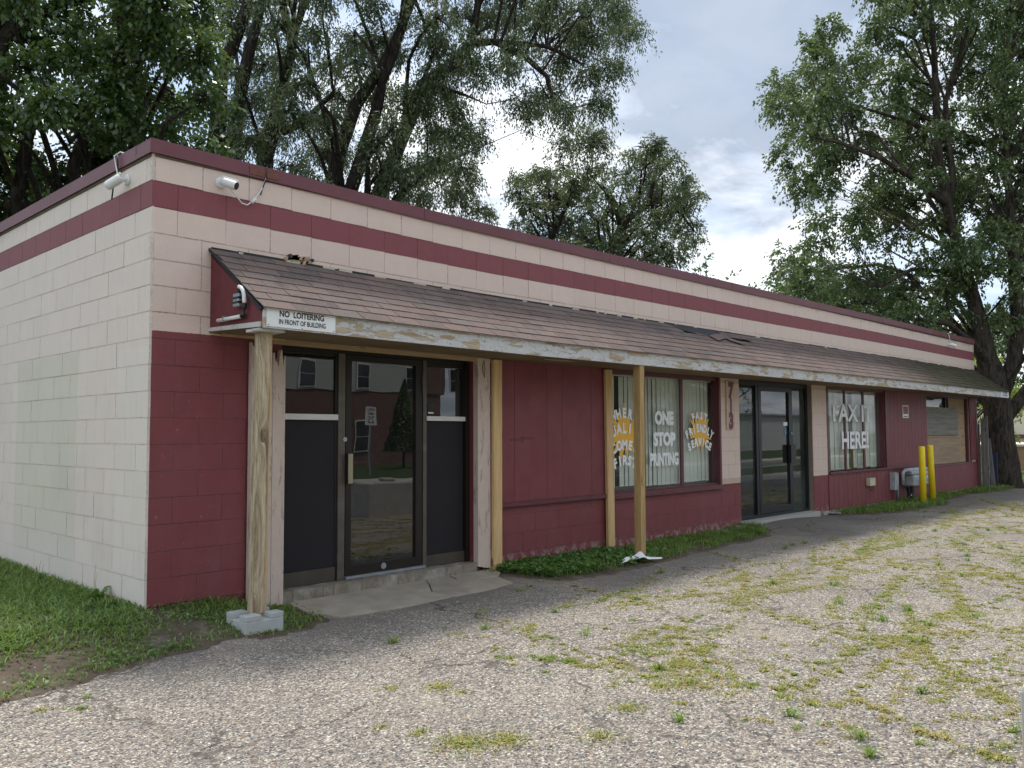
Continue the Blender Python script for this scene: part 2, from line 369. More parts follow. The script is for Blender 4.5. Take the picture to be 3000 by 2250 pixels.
M['soffit'] = simple('soffit_plywood', (.225, .165, .105), .8, 0, .2, 3, .2, .2, ((.13, .09, .055), .4))
M['header'] = wood('header_lumber', (.30, .20, .10), (.46, .34, .20), .5, None, 0, 'x', crack=.3)
M['ply'] = wood('plywood_board', (.30, .20, .12), (.42, .31, .20), .5, None, 0, 'x', crack=.15, dens=.5)
M['greyboard'] = wood('grey_weathered_board', (.17, .155, .13), (.30, .275, .235), .3, None, 0, 'x', crack=.4)
M['fence'] = wood('silver_fence_board', (.13, .12, .105), (.27, .255, .235), .5, None, 0, 'z', crack=.5)
m, t, b = newmat('osb_board'); p = posn(t, False)
vo = t.add('ShaderNodeTexVoronoi', dict(feature='F1'), Vector=t.vscale(p, (60, 60, 17)), Scale=1.0)
t.set(b.inputs['Base Color'], t.mix(t.add('ShaderNodeSeparateColor', i0=vo.outputs['Color']).outputs[0], (.27, .175, .09), (.50, .36, .21))); b.inputs['Roughness'].default_value = .8
M['osb'] = m
M['int'] = simple('interior_wall', (.10, .10, .095), .8, 0, .2, 2, 0)
M['intw'] = simple('interior_light_wall', (.42, .42, .38), .8, 0, .1, 2, 0)
M['blind'] = simple('vertical_blind_slat', (.80, .80, .75), .6, 0, .05, 3, 0)
M['glassd'] = glass('dark_door_glass', 2.15, (.36, .38, .38), .6, 0, ((.25, .25, .24), .10))
M['glassw'] = glass('window_glass', 1.55, (.93, .95, .93), .3, 0, ((.5, .5, .45), .14))
M['glassg'] = glass('dusty_green_glass', 1.6, (.70, .75, .73), .3, 0, ((.28, .34, .31), .26))
M['vinylw'] = simple('white_vinyl_lettering', (.90, .91, .91), .5, 0, .04, 9, 0)
M['vinylo'] = simple('orange_vinyl', (.86, .47, .03), .5, 0, .05, 9, 0)
M['signred'] = simple('faded_red_print', (.33, .03, .025), .5, 0, .4, 20, 0)
M['tar'] = simple('black_roof_felt', (.020, .021, .024), .75, 0, .4, 8, .5)
M['plum'] = simple('house_number_red', (.17, .04, .052), .5, 0, .1, 5, 0)
M['plaque'] = simple('plaque_pink', (.60, .47, .37), .6, 0, .06, 5, .1)
M['cloth'] = simple('white_cloth', (.80, .80, .80), .85, 0, .06, 20, .3)
M['tarp'] = simple('blue_tarp', (.02, .03, .075), .6, 0, .4, 6, .2)
M['creamwall'] = simple('cream_wall_paint', (.70, .66, .53), .7, 0, .05, 2, 0)
M['soil'] = simple('bare_soil', (.105, .082, .062), .97, 0, .35, 9, .9, .1, ((.24, .21, .17), .5))
M['asph'] = simple('street_asphalt', (.12, .12, .12), .9, 0, .1, 5, .3, .2)
M['walk'] = simple('pavement_concrete', (.42, .40, .36), .9, 0, .1, 3, .2, .2)
M['turf'] = simple('turf', (.042, .070, .022), .95, 0, .35, 4, .8, .1)
M['roofgravel'] = simple('roof_membrane', (.12, .12, .115), .9, 0, .2, 5, .3)
M['bark'] = bark('grey_brown_bark', (.075, .063, .050)); M['bark2'] = bark('dark_bark', (.060, .050, .042), 1.4)
M['leaf_broad'] = leafm('broad_leaf', [(.018, .04, .010), (.04, .082, .018), (.08, .14, .028), (.15, .21, .05)], .30, .32, .5)
M['leaf_elm'] = leafm('fine_leaf', [(.032, .055, .02), (.068, .102, .034), (.12, .158, .055), (.18, .215, .09)], .28, .4, .45)
M['leaf_right'] = leafm('mid_leaf', [(.028, .052, .016), (.06, .10, .027), (.11, .165, .044), (.18, .235, .078)], .30, .4, .45)
M['leaf_lime'] = leafm('lime_leaf', [(.10, .17, .02), (.20, .28, .035), (.34, .42, .07)], .45)
M['leaf_far'] = leafm('far_leaf', [(.03, .06, .022), (.07, .12, .035), (.13, .19, .06)], .35)
M['grass'] = leafm('lawn_blade', [(.065, .125, .02), (.115, .20, .03), (.18, .275, .05), (.26, .34, .09)], .30, .5, .3)
M['clover'] = leafm('clover_leaf', [(.055, .12, .022), (.095, .19, .036), (.16, .27, .06)], .25, .5, .3)
M['weed'] = leafm('dry_weed', [(.17, .19, .035), (.30, .29, .07), (.42, .37, .13), (.46, .34, .17)], .25, .6, .2)
M['weedg'] = leafm('green_weed', [(.07, .15, .02), (.15, .24, .035), (.25, .33, .07)], .3, .5, .2)

# shingle
m, t, b = newmat('brown_shingle'); p = posn(t, False)
oi = t.add('ShaderNodeObjectInfo').outputs['Random']; ri = t.add('ShaderNodeNewGeometry').outputs['Random Per Island']
rr = t.math('FRACT', t.math('ADD', t.math('MULTIPLY', oi, 3.7), ri))
c = t.ramp(rr, [(.0, (.085, .070, .066)), (.35, (.118, .084, .075)), (.7, (.142, .100, .086)), (1, (.112, .097, .092))])
c = t.mix(t.math('MULTIPLY', t.step(t.noise(p, 160, 2, .6), .45, .62), .45), c, (.30, .235, .20))
c = t.mix(t.math('MULTIPLY', t.step(t.noise(p, 2.2, 6, .65), .5, .75), .4), c, (.20, .16, .14))
c = t.mix(t.math('MULTIPLY', t.step(t.noise(t.vscale(p, (1, 2.2, 2.2)), 26, 4, .8), .655, .68), .8), c, (.42, .39, .35))
c = t.mix(t.math('MULTIPLY', t.step(t.noise(p, 5, 5, .7), .56, .7), .5), c, (.055, .048, .045))
s_ = t.add('ShaderNodeSeparateXYZ', i0=p)
mossx = t.step(t.math('ADD', s_.outputs[0], t.math('MULTIPLY', t.noise(p, 1.3, 5, .7), 5.0)), 15.5, 20.5)
moss = t.math('MULTIPLY', mossx, t.step(t.noise(p, 6, 6, .7), .33, .55))
c = t.mix(t.math('MULTIPLY', mossx, .55), c, (.035, .030, .022)); c = t.mix(t.math('MULTIPLY', moss, .8), c, (.038, .045, .012))
t.set(b.inputs['Base Color'], c); b.inputs['Roughness'].default_value = .93; b.inputs['Specular IOR Level'].default_value = .2
bump(t, b, t.noise(p, 200, 2, .7), .5, .003); M['shingle'] = m

# exposed aggregate parking lot
m, t, b = newmat('exposed_aggregate_asphalt'); p = posn(t, False)
s_ = t.add('ShaderNodeSeparateXYZ', i0=p)
pv = t.add('ShaderNodeCombineXYZ', i0=s_.outputs[0], i1=s_.outputs[1], i2=0.0).outputs[0]
pw_ = t.add('ShaderNodeVectorMath', dict(operation='ADD'), i0=pv, i1=t.add('ShaderNodeVectorMath', dict(operation='SCALE'), i0=t.noise(pv, 30, 2, .5, out=1), Scale=.012).outputs[0]).outputs[0]
v1 = t.add('ShaderNodeTexVoronoi', dict(feature='F1'), Vector=pw_, Scale=62.0, Randomness=1.0)
v2 = t.add('ShaderNodeTexVoronoi', dict(feature='F1'), Vector=pw_, Scale=118.0, Randomness=1.0)
rc = t.add('ShaderNodeSeparateColor', i0=v1.outputs['Color']); rc2 = t.add('ShaderNodeSeparateColor', i0=v2.outputs['Color'])
STN = [(0, (.065, .065, .070)), (.20, (.17, .155, .145)), (.42, (.28, .245, .205)), (.62, (.37, .33, .27)), (.80, (.46, .42, .36)), (.94, (.58, .55, .49)), (.985, (.38, .22, .12))]
st1 = t.ramp(rc.outputs[0], STN, 'CONSTANT'); st2 = t.ramp(rc2.outputs[0], STN, 'CONSTANT')
d1 = t.math('ADD', v1.outputs['Distance'], t.math('MULTIPLY', rc.outputs[1], .16)); d2 = t.math('ADD', v2.outputs['Distance'], t.math('MULTIPLY', rc2.outputs[1], .2))
y_ = s_.outputs[1]; x_ = s_.outputs[0]
nb = t.noise(pv, .8, 6, .65); nb3 = t.noise(pv, .33, 5, .6); nb2 = t.noise(pv, 2.6, 5, .6)
# darker asphalt with fewer stones close to the building, bare stone further out
stony = t.step(t.math('ADD', t.math('ADD', t.math('MULTIPLY', y_, -1.0), t.math('MULTIPLY', x_, -.035)), t.math('MULTIPLY', t.math('SUBTRACT', nb, .5), 2.0)), .35, 1.35)
stony = t.math('MAXIMUM', stony, t.math('SUBTRACT', 1.0, t.step(t.math('ADD', x_, nb), -.3, .6)))
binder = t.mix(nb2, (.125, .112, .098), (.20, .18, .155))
thr = t.math('ADD', .30, t.math('MULTIPLY', stony, .28))
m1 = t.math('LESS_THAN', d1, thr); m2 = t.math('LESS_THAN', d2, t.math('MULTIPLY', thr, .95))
c = t.mix(m2, binder, t.mix(t.math('MULTIPLY', t.math('SUBTRACT', 1.0, stony), .45), st2, (.20, .18, .16)))
c = t.mix(m1, c, t.mix(t.math('MULTIPLY', t.math('SUBTRACT', 1.0, stony), .45), st1, (.23, .21, .185)))
tint = t.ramp(nb, [(.3, (.84, .83, .82)), (.7, (1.14, 1.12, 1.07))]); c = t.mix(1.0, c, tint, 'MULTIPLY')
# sandy silt patches
c = t.mix(t.math('MULTIPLY', t.step(t.noise(pv, .75, 7, .68, dist=.5), .54, .70), .55), c, (.30, .25, .19))
c = t.mix(t.math('MULTIPLY', t.step(t.noise(t.vscale(pv, (1, 1, 1), (5, 3, 0)), 1.1, 7, .7), .58, .72), .45), c, (.085, .078, .072))
c = t.mix(t.math('MULTIPLY', t.step(t.noise(pv, 3.2, 6, .72), .60, .66), .35), c, (.15, .115, .07))
# cracks
vc = t.add('ShaderNodeTexVoronoi', dict(feature='DISTANCE_TO_EDGE'), Vector=t.add('ShaderNodeVectorMath', dict(operation='ADD'), i0=pv, i1=t.add('ShaderNodeVectorMath', dict(operation='SCALE'), i0=t.noise(pv, 1.2, 4, .6, out=1), Scale=1.1).outputs[0]).outputs[0], Scale=.62)
ck = t.math('SUBTRACT', 1.0, t.step(vc.outputs['Distance'], .004, .016)); ck = t.math('MULTIPLY', ck, t.step(nb2, .40, .55))
c = t.mix(t.math('MULTIPLY', ck, .75), c, (.055, .045, .035))
t.set(b.inputs['Base Color'], c); b.inputs['Roughness'].default_value = .85; b.inputs['Specular IOR Level'].default_value = .3
h = t.math('SUBTRACT', t.math('SUBTRACT', .6, t.math('MULTIPLY', t.math('MINIMUM', d1, .6), 1.0)), t.math('MULTIPLY', ck, 1.2))
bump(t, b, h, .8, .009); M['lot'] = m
# loose pebbles
m, t, b = newmat('pebble_stone'); g = t.add('ShaderNodeNewGeometry')
t.set(b.inputs['Base Color'], t.ramp(g.outputs['Random Per Island'], STN, 'CONSTANT')); b.inputs['Roughness'].default_value = .7; M['pebble'] = m
# brick
def brickmat(name, c1, c2, mo, sc=1.0, plane='xz'):
    m, t, b = newmat(name); p = posn(t, False); s_ = t.add('ShaderNodeSeparateXYZ', i0=p)
    q = t.add('ShaderNodeCombineXYZ', i0=t.math('ADD', s_.outputs[0], s_.outputs[1]), i1=s_.outputs[2]).outputs[0]
    br = t.add('ShaderNodeTexBrick', Vector=q, Color1=c1, Color2=c2, Mortar=mo, Scale=sc)
    br.inputs['Brick Width'].default_value = .21; br.inputs['Row Height'].default_value = .072; br.inputs['Mortar Size'].default_value = .006
    t.set(b.inputs['Base Color'], br.outputs[0]); b.inputs['Roughness'].default_value = .9; return m
M['brick'] = brickmat('dark_red_brick', (.12, .05, .045), (.19, .085, .07), (.20, .17, .15))
M['tanbrick'] = brickmat('tan_brick', (.36, .22, .12), (.46, .30, .18), (.34, .27, .2))
M['lap'] = simple('grey_lap_siding', (.50, .51, .48), .7, 0, .05, 3, 0)
M['darkglass'] = simple('dark_window_glass', (.03, .035, .04), .08, 0, .2, 2, 0, .8)

# ------------------------------------------------------------------ terrain
def sm(a, b_, x): u = np.clip((x-a)/(b_-a), 0, 1); return u*u*(3-2*u)
def gz(x, y):
    x = np.asarray(x, float); y = np.asarray(y, float)
    base = -.175
    near = (1-sm(.4, 1.15, x))*(1-sm(-.15, 1.15, -y))*.135
    left = (1-sm(-3, .2, x))*(1-sm(0, 1.6, -y))*.02
    rise = sm(0, 5, y)*(1-sm(-.5, .5, x))*.06
    und = .010*np.sin(x*1.3+y*.7)*np.sin(y*1.9-x*.4)*(1-sm(-.2, .2, y))
    mound = .075*np.exp(-(((x-10.0)/1.3)**2+((y+.05)/.55)**2))
    far = -.02*sm(14, 24, x)
    return base + near + left + rise + und + mound + far
def G(x, y): return float(gz(x, y))
def grid(name, xs, ys, zf, m, **k):
    X, Y = np.meshgrid(xs, ys); Z = zf(X, Y); nx, ny = len(xs), len(ys)
    V = np.stack([X.ravel(), Y.ravel(), Z.ravel()], 1)
    i = np.arange(nx-1); j = np.arange(ny-1); I, J = np.meshgrid(i, j); a = (J*nx+I).ravel()
    F = np.stack([a, a+1, a+1+nx, a+nx], 1)
    return link(name, mesh_np(name, V, F, True), m, **k)
grid('ground', np.linspace(-600, 900, 31), np.linspace(-600, 900, 31), lambda X, Y: X*0 - .34, M['turf'], kind='structure')
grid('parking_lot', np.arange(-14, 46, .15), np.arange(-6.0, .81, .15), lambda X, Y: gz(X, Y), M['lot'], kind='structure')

# 1-D value noise helpers for masks
_rs = np.random.RandomState(5); _T = _rs.rand(256, 256)
def vn(x, y, s):
    x = np.asarray(x)*s + 31.7; y = np.asarray(y)*s + 17.3
    xi = np.floor(x).astype(int); yi = np.floor(y).astype(int); fx = x-xi; fy = y-yi; fx = fx*fx*(3-2*fx); fy = fy*fy*(3-2*fy)
    g = lambda i, j: _T[i % 256, j % 256]
    return (g(xi, yi)*(1-fx)+g(xi+1, yi)*fx)*(1-fy) + (g(xi, yi+1)*(1-fx)+g(xi+1, yi+1)*fx)*fy
def fbm(x, y, s): return (vn(x, y, s)*.5+vn(x, y, s*2.1)*.28+vn(x, y, s*4.3)*.22)
def mask_left(x, y):      # signed: positive inside soil
    e = np.interp(x, [-9, -3, -1.6, -1.2, -.5, .36, .8, 1.2, 1.35], [-2.6, -1.9, -1.52, -1.14, -.98, -.86, -.86, -.72, -.2])
    d = y - e + (fbm(x, y, 2.2)-.5)*.25
    return np.where((x < 1.3), d, -1)
def mask_mid(x, y):
    e = np.interp(x, [3.3, 3.55, 3.8, 4.4, 5.3, 6.9, 8.6, 9.1, 9.4], [.05, -.42, -.95, -1.02, -.93, -.86, -.70, -.45, .1])
    return y - e + (fbm(x, y, 2.5)-.5)*.2
def mask_right(x, y):
    e = np.interp(x, [11.9, 12.2, 13, 14.2, 15.5, 17, 19, 21, 24, 34], [.05, -.35, -.72, -.98, -.95, -.55, -.42, -.55, -.75, -.9])
    return y - e + (fbm(x, y, 1.6)-.5)*.25
def soilpatch(name, xs, ys, mk):
    def z(X, Y):
        d = mk(X, Y); return gz(X, Y) + np.where(d > 0, .010+.02*sm(0, .5, d)+.012*(fbm(X, Y, 5)-.5), -.05)
    return grid(name, xs, ys, z, M['soil'], kind='structure')
soilpatch('lawn_soil', np.arange(-9, 1.5, .05), np.arange(-2.8, 9, .05), mask_left)
soilpatch('grass_strip_soil', np.arange(3.2, 9.6, .04), np.arange(-1.3, .3, .04), mask_mid)
soilpatch('verge_soil', np.arange(11.8, 34, .08), np.arange(-1.6, 6, .08), mask_right)

# ------------------------------------------------------------------ plants in the ground
rng = np.random.RandomState(11)
def blades(name, P, H, Wd, m, lean=.5, parent=None, label=None, seed=1, seg=True):
    """P (n,3) roots, each a bent blade of two stacked quads/triangle"""
    r_ = np.random.RandomState(seed); n = len(P)
    a = r_.rand(n)*6.283; d = np.stack([np.cos(a), np.sin(a), a*0], 1)
    s_ = np.stack([-np.sin(a), np.cos(a), a*0], 1)
    L = lean*(.3+r_.rand(n)); H = np.asarray(H); Wd = np.asarray(Wd)*np.ones(n)
    p1 = P + d*(H*L*.35)[:, None] + np.array([0, 0, 1])*(H*.55)[:, None]
    p2 = P + d*(H*L*1.1)[:, None] + np.array([0, 0, 1])*(H*(1-.35*L))[:, None]
    w_ = (s_*Wd[:, None]*.5)
    V = np.stack([P-w_*.7, P+w_*.7, p1+w_, p1-w_, p2], 1).reshape(-1, 3)
    b_ = np.arange(n)*5
    F = np.concatenate([np.stack([b_, b_+1, b_+2], 1), np.stack([b_, b_+2, b_+3], 1), np.stack([b_+3, b_+2, b_+4], 1)])
    o = link(name, mesh_np(name, V, F), m, parent, kind='stuff', label=label); return o
def leaves_flat(name, P, S, m, tilt=.5, label=None, seed=1, asp=.8):
    r_ = np.random.RandomState(seed); n = len(P)
    nrm = np.stack([r_.randn(n)*tilt, r_.randn(n)*tilt, np.ones(n)], 1); nrm /= np.linalg.norm(nrm, axis=1)[:, None]
    a = r_.randn(n, 3); u = a - (a*nrm).sum(1)[:, None]*nrm; u /= np.linalg.norm(u, axis=1)[:, None]; v = np.cross(nrm, u)
    S = S[:, None]
    V = np.stack([P-u*S*.5, P+v*S*.5*asp-u*S*.08, P+u*S*.5+nrm*S*.05, P-v*S*.5*asp-u*S*.08], 1).reshape(-1, 3)
    b_ = np.arange(n)*4; F = np.stack([b_, b_+1, b_+2, b_+3], 1)
    return link(name, mesh_np(name, V, F), m, kind='stuff', label=label)
def scatter(mk, x0, x1, y0, y1, n, dens, seed):
    r_ = np.random.RandomState(seed); x = r_.uniform(x0, x1, n); y = r_.uniform(y0, y1, n)
    d = mk(x, y); pr = dens(x, y, d); k = r_.rand(n) < pr; x, y, d = x[k], y[k], d[k]
    return np.stack([x, y, gz(x, y)+.008], 1), d
def inside_b(x, y): return (x > .0) & (y > .0)
def dl(x, y, d):   # lawn density: thin, patchy at the trodden edge
    patch = fbm(x, y, 1.7)
    bare = sm(.0, .12, d)*(1-.93*(sm(.16, .24, d)-sm(.36, .46, d))*sm(.25, .5, 1-patch+.05*x*0)*(x < .2))
    return np.where(inside_b(x, y) | (d < .02), 0, bare*np.clip(.35+1.5*(patch-.3), .1, 1))
P, d = scatter(mask_left, -6, 1.3, -2.2, 6.5, 300000, dl, 3)
blades('lawn_grass', P, (.035+.06*rng.rand(len(P)))*np.clip(.4+d, .5, 1.25), .006+.005*rng.rand(len(P)), M['grass'], 1.0, label='green lawn grass beside the cream side wall', seed=4)
tag(bpy.data.objects['lawn_grass'], 'patchy green lawn grass beside the cream side wall', 'grass')
P, d = scatter(mask_left, -6, 1.3, -2.2, 6.5, 120000, lambda x, y, d: np.where(inside_b(x, y) | (d < .05), 0, sm(.40, .62, fbm(x+9, y, 1.3))*.9+.12*sm(.0, .3, d)), 7)
P[:, 2] += .015+.04*rng.rand(len(P)); o = leaves_flat('clover', P, .016+.016*rng.rand(len(P)), M['clover'], .5, seed=5); tag(o, 'low clover and plantain leaves among the lawn grass', 'ground cover')
P, d = scatter(mask_mid, 3.3, 9.4, -1.3, .0, 70000, lambda x, y, d: np.where((d < .04) | (y > -.015), 0, sm(.02, .30, d)*np.clip(.2+1.9*(fbm(x, y, 3.3)-.3), .05, 1)*np.where(x < 5.4, .35+.4*sm(5, 6.4, x), 1.0)), 8)
blades('strip_grass', P, (.035+.085*rng.rand(len(P)))*(.45+1.1*fbm(P[:, 0], P[:, 1], 3.1)), .006+.004*rng.rand(len(P)), M['grass'], .9, seed=6); tag(bpy.data.objects['strip_grass'], 'thick green grass growing along the wall under the lettered window', 'grass')
P, d = scatter(mask_mid, 3.6, 6.4, -1.2, .0, 30000, lambda x, y, d: np.where((d < .05) | (y > -.02), 0, (1-sm(4.9, 6.2, x))*sm(.04, .28, d)*np.clip(2.2*(fbm(x+3, y, 2.9)-.22), .05, 1)), 9)
P[:, 2] += .03+.06*rng.rand(len(P)); o = leaves_flat('broad_ground_cover', P, .028+.026*rng.rand(len(P)), M['clover'], .55, seed=7); tag(o, 'round leaved ground cover beneath the red board panel', 'ground cover')
P, d = scatter(mask_right, 12, 30, -1.4, 3.5, 120000, lambda x, y, d: np.where((d < .08) | ((y > -.02) & (x < 21.15)), 0, sm(.04, .2, d)), 10)
blades('verge_grass', P, (.04+.12*rng.rand(len(P)))*(.45+1.1*fbm(P[:, 0], P[:, 1], 2.1)), .009+.007*rng.rand(len(P)), M['grass'], .9, seed=8); tag(bpy.data.objects['verge_grass'], 'green verge grass around the yellow bollards and big tree', 'grass')

# weeds in the lot
wp = []; wh = []; gp = []; gh = []
wr = random.Random(21)
def tuft(x, y, r_, n, green, hmax=.03):
    r_ = r_*1.15; n = int(n*1.1); hmax = hmax*.8; green *= .8
    for _ in range(n):
        a = wr.uniform(0, 6.283); q = r_*abs(wr.gauss(0, .55)); X = x+q*math.cos(a); Y = y+q*math.sin(a)
        if Y > -.7: continue
        (gp if wr.random() < green else wp).append((X, Y)); (gh if (gp and gp[-1] == (X, Y)) else wh).append(wr.uniform(.35, 1)*hmax)
def strand(x0, y0, x1, y1, r_, n, green, hmax=.03, wig=.08, tufts=14):
    for i in range(tufts):
        q = (i+wr.random())/tufts
        tuft(x0+(x1-x0)*q+wr.gauss(0, wig), y0+(y1-y0)*q+wr.gauss(0, wig*.5), r_*wr.uniform(.4, 1.3), int(n*wr.uniform(.3, 1.6)), green, hmax)
strand(1.30, -2.40, 1.55, -2.92, .06, 75, .9, .035, .03, 9); strand(1.45, -2.9, 1.62, -3.3, .06, 60, .3, .025, .03, 9)
for (x, y, r_, n, g_) in [(.60, -2.65, .10, 260, .15), (.40, -2.45, .06, 80, .35), (.62, -2.82, .05, 60, .4), (.05, -3.42, .16, 620, .4), (.22, -3.55, .14, 420, .35), (.02, -3.15, .07, 100, .5), (-.05,-2.95,.04,40,.5), (1.0, -3.70, .10, 240, .5), (1.62, -3.68, .18, 520, .35), (1.45, -3.60, .12, 260, .3),
    (-1.0, -1.55, .05, 70, .7), (-1.15, -1.42, .06, 60, .4), (-.9, -1.38, .04, 40, .6), (.55, -3.85, .12, 200, .4), (2.3, -.95, .05, 50, .9), (3.1, -.95, .05, 60, .9), (3.35, -.85, .05, 50, .9)]:
    tuft(x, y, r_, n, g_, .028)
strand(1.5, -3.5, 2.6, -3.3, .09, 90, .45, .03, .08, 16)
cr = random.Random(8)
for k in range(230):
    x = 1.4+15*cr.random()**1.5; y = cr.uniform(-5.9, -1.7)
    if x < 2.6 and y > -2.3: continue
    a = cr.choice([-.35, .25, .1, 1.25, .6])+cr.gauss(0, .18); L = cr.uniform(.5, 2.0)*(1+x*.05)
    strand(x, y, x+L*math.cos(a), y+L*math.sin(a), cr.uniform(.03, .075)*(1+x*.05), int(cr.uniform(16, 52)), cr.choice([.1, .2, .35, .7]), cr.uniform(.02, .04), .05, int(5+L*9))
for k in range(560):
    x = 1.2+20*cr.random()**1.3; y = cr.uniform(-5.9, -1.5)
    tuft(x, y, cr.uniform(.025, .07)*(1+x*.05), int(cr.uniform(15, 60)), cr.choice([.05, .2, .3, .9]), cr.uniform(.018, .04))
for k in range(80):
    x = 1.0+17*cr.random()**1.2; y = cr.uniform(-5.9, -1.3)
    for _ in range(int(cr.uniform(14, 36))):
        a = cr.uniform(0, 6.283); q_ = abs(cr.gauss(0, .022)); gp.append((x+q_*math.cos(a), y+q_*math.sin(a))); gh.append(cr.uniform(.03, .075))
for nm, PP, HH, mm, lab in (('dry_weeds', wp, wh, 'weed', 'dry yellowish weeds rooted in the cracked parking lot'), ('green_weeds', gp, gh, 'weedg', 'small green weeds rooted in the cracked parking lot')):
    A = np.array(PP); P = np.stack([A[:, 0], A[:, 1], gz(A[:, 0], A[:, 1])-.002], 1)
    blades(nm, P, np.array(HH)[:len(P)] if len(HH) >= len(P) else np.resize(HH, len(P)), .0058+.002*np.random.RandomState(2).rand(len(P)), M[mm], 1.3, seed=9)
    tag(bpy.data.objects[nm], lab, 'weeds')
# loose pebbles
def pebbles():
    r_ = np.random.RandomState(31); n = 30000
    q = r_.rand(n)**.75; a = r_.uniform(-.05, 1.45, n); rad = 1.8+6.5*q
    x = -2.76+rad*np.cos(a); y = -6.447+rad*np.sin(a); k = (y < -.85) & (y > -5.95)
    x, y = x[k], y[k]; n = len(x)
    O = np.array([(1, 0, 0), (0, 1, 0), (-1, 0, 0), (0, -1, 0), (0, 0, 1), (0, 0, -1)], float)
    Fo = np.array([(0, 1, 4), (1, 2, 4), (2, 3, 4), (3, 0, 4)])
    s = .0035+.0045*r_.rand(n); th = r_.rand(n)*6.28; ct, st = np.cos(th), np.sin(th)
    base = O[None]*np.stack([s*r_.uniform(.8, 1.5, n), s, s*r_.uniform(.45, .8, n)], 1)[:, None, :]
    base = base+r_.randn(n, 6, 3)*.0009
    X = base[:, :, 0]*ct[:, None]-base[:, :, 1]*st[:, None]; Y = base[:, :, 0]*st[:, None]+base[:, :, 1]*ct[:, None]
    V = np.stack([X+x[:, None], Y+y[:, None], base[:, :, 2]+gz(x, y)[:, None]+.0005], 2).reshape(-1, 3)
    F = (Fo[None]+np.arange(n)[:, None, None]*6).reshape(-1, 3)
    tag(link('loose_pebbles', mesh_np('loose_pebbles', V, F), M['pebble'], kind='stuff'), 'loose pale and dark pebbles over the worn parking lot', 'gravel')
pebbles()
# pale rubble along the wall foot
def rubble():
    r_ = np.random.RandomState(4); x = np.concatenate([r_.uniform(7.9, 9.2, 900), r_.uniform(12.05, 13.2, 500), r_.uniform(17.5, 21, 400)]); y = -np.abs(r_.randn(len(x)))*.07-.02
    n = len(x); O = np.array([(1, 0, 0), (0, 1, 0), (-1, 0, 0), (0, -1, 0), (0, 0, 1), (0, 0, -1)], float)
    V = (O[None]*(.008+.012*r_.rand(n))[:, None, None]+r_.randn(n, 6, 3)*.002)+np.stack([x, y, gz(x, y)+.03], 1)[:, None, :]
    Fo = np.array([(0, 1, 4), (1, 2, 4), (2, 3, 4), (3, 0, 4)])
    tag(link('wall_foot_gravel', mesh_np('wall_foot_gravel', V.reshape(-1, 3), (Fo[None]+np.arange(n)[:, None, None]*6).reshape(-1, 3)), M['pier'], kind='stuff'), 'pale crushed gravel along the foot of the wall', 'gravel')
rubble()

# ------------------------------------------------------------------ the shop building
B = thing('shop_building', 'long low pink and maroon painted block shop with a shingled awning', 'building', (0, 0, 0))
C = .2033; TOP = 3.05
W = MB()
XE = 21.13
for (x0, x1, z0, z1) in [(0, .82, -.4, 2.11), (.82, 1.14, -.4, 2.11), (3.41, 3.745, -.4, 2.11), (3.745, 5.62, -.4, 2.11), (5.62, 8.43, -.4, .53), (8.43, 9.0, -.4, 2.11), (11.54, 12.13, -.4, 2.11), (12.13, 14.87, -.4, .53), (14.87, 17.36, -.4, 2.11), (17.36, 20.52, -.4, .53), (20.52, XE, -.4, 2.11)]:
    W.box(max(x0, .0195), x1, .003, .13, z0, z1)
W.box(.0195, XE, .003, .13, 2.11, 3.50)
front = W.build('front_wall', M['joint_f'], B, warp=True, origin=(0, 0, 0))
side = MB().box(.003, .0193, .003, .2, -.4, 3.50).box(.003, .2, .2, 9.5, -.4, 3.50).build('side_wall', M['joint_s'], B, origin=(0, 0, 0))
MB().box(.0195, XE, .0015, .004, 3.048, 3.255).build('band_joint', M['joint_b'], front, warp=True); MB().box(.0015, .004, .0045, 4.07, 3.048, 3.255).build('band_joint', M['joint_b'], side)
MB().box(XE-.2, XE, .2, 9.5, -.4, 3.52).box(.2, XE-.2, 9.3, 9.5, -.4, 3.5).build('rear_wall', M['side'], B)
MB().box(.2, XE-.2, .2, 9.3, 3.30, 3.42).build('roof_deck', M['roofgravel'], B)
# interior, seen through the panes
MB().box(.2, XE-.2, .2, 4.5, -.12, -.06).build('interior_floor', M['int'], B)
MB().box(.2, XE-.2, 4.5, 4.6, -.06, 2.6).box(3.5, 3.6, .2, 4.5, -.06, 2.6).box(8.95, 9.0, .2, 4.5, -.06, 2.6).build('interior_wall', M['int'], B)
MB().box(.2, XE-.2, .2, 4.5, 2.45, 2.5).build('interior_ceiling', M['intw'], B)
MB().box(12.1, 17.3, 2.6, 2.7, -.06, 2.45).box(9.02, 12.1, 3.2, 3.3, -.06, 2.45).build('partition_wall', M['intw'], B)

blocks = []    # (centre, dims, material, parent)
J = .007
def course(c, x0, x1, off, mname, plane, parent, zc=None):
    z1 = TOP - C*c - J/2; z0 = TOP - C*(c+1) + J/2
    if zc: z0 = max(z0, zc[0]); z1 = min(z1, zc[1])
    if z1-z0 < .02: return
    L = .4066; n0 = math.floor((x0-off)/L)-1; e = off+n0*L
    while e < x1:
        a = max(e+.0018, x0); b_ = min(e+L-.0018, x1)
        if b_-a > .03: blocks.append((a, b_, z0, z1, mname, plane, parent))
        e += L
for c in (-2, -1, 0, 1):
    off = {-2: 0, -1: .203, 0: .203, 1: 0.0}[c]
    course(c, .0205, XE, off, 'band' if c == -1 else 'front', 'f', front, (2.60, 3.49))
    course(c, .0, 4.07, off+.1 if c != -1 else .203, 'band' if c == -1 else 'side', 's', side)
for c in range(2, 15):
    course(c, .0205, .82, .203*(c % 2), 'front', 'f', front)
    course(c, .0, 4.07, .203*(c % 2), 'side', 's', side)
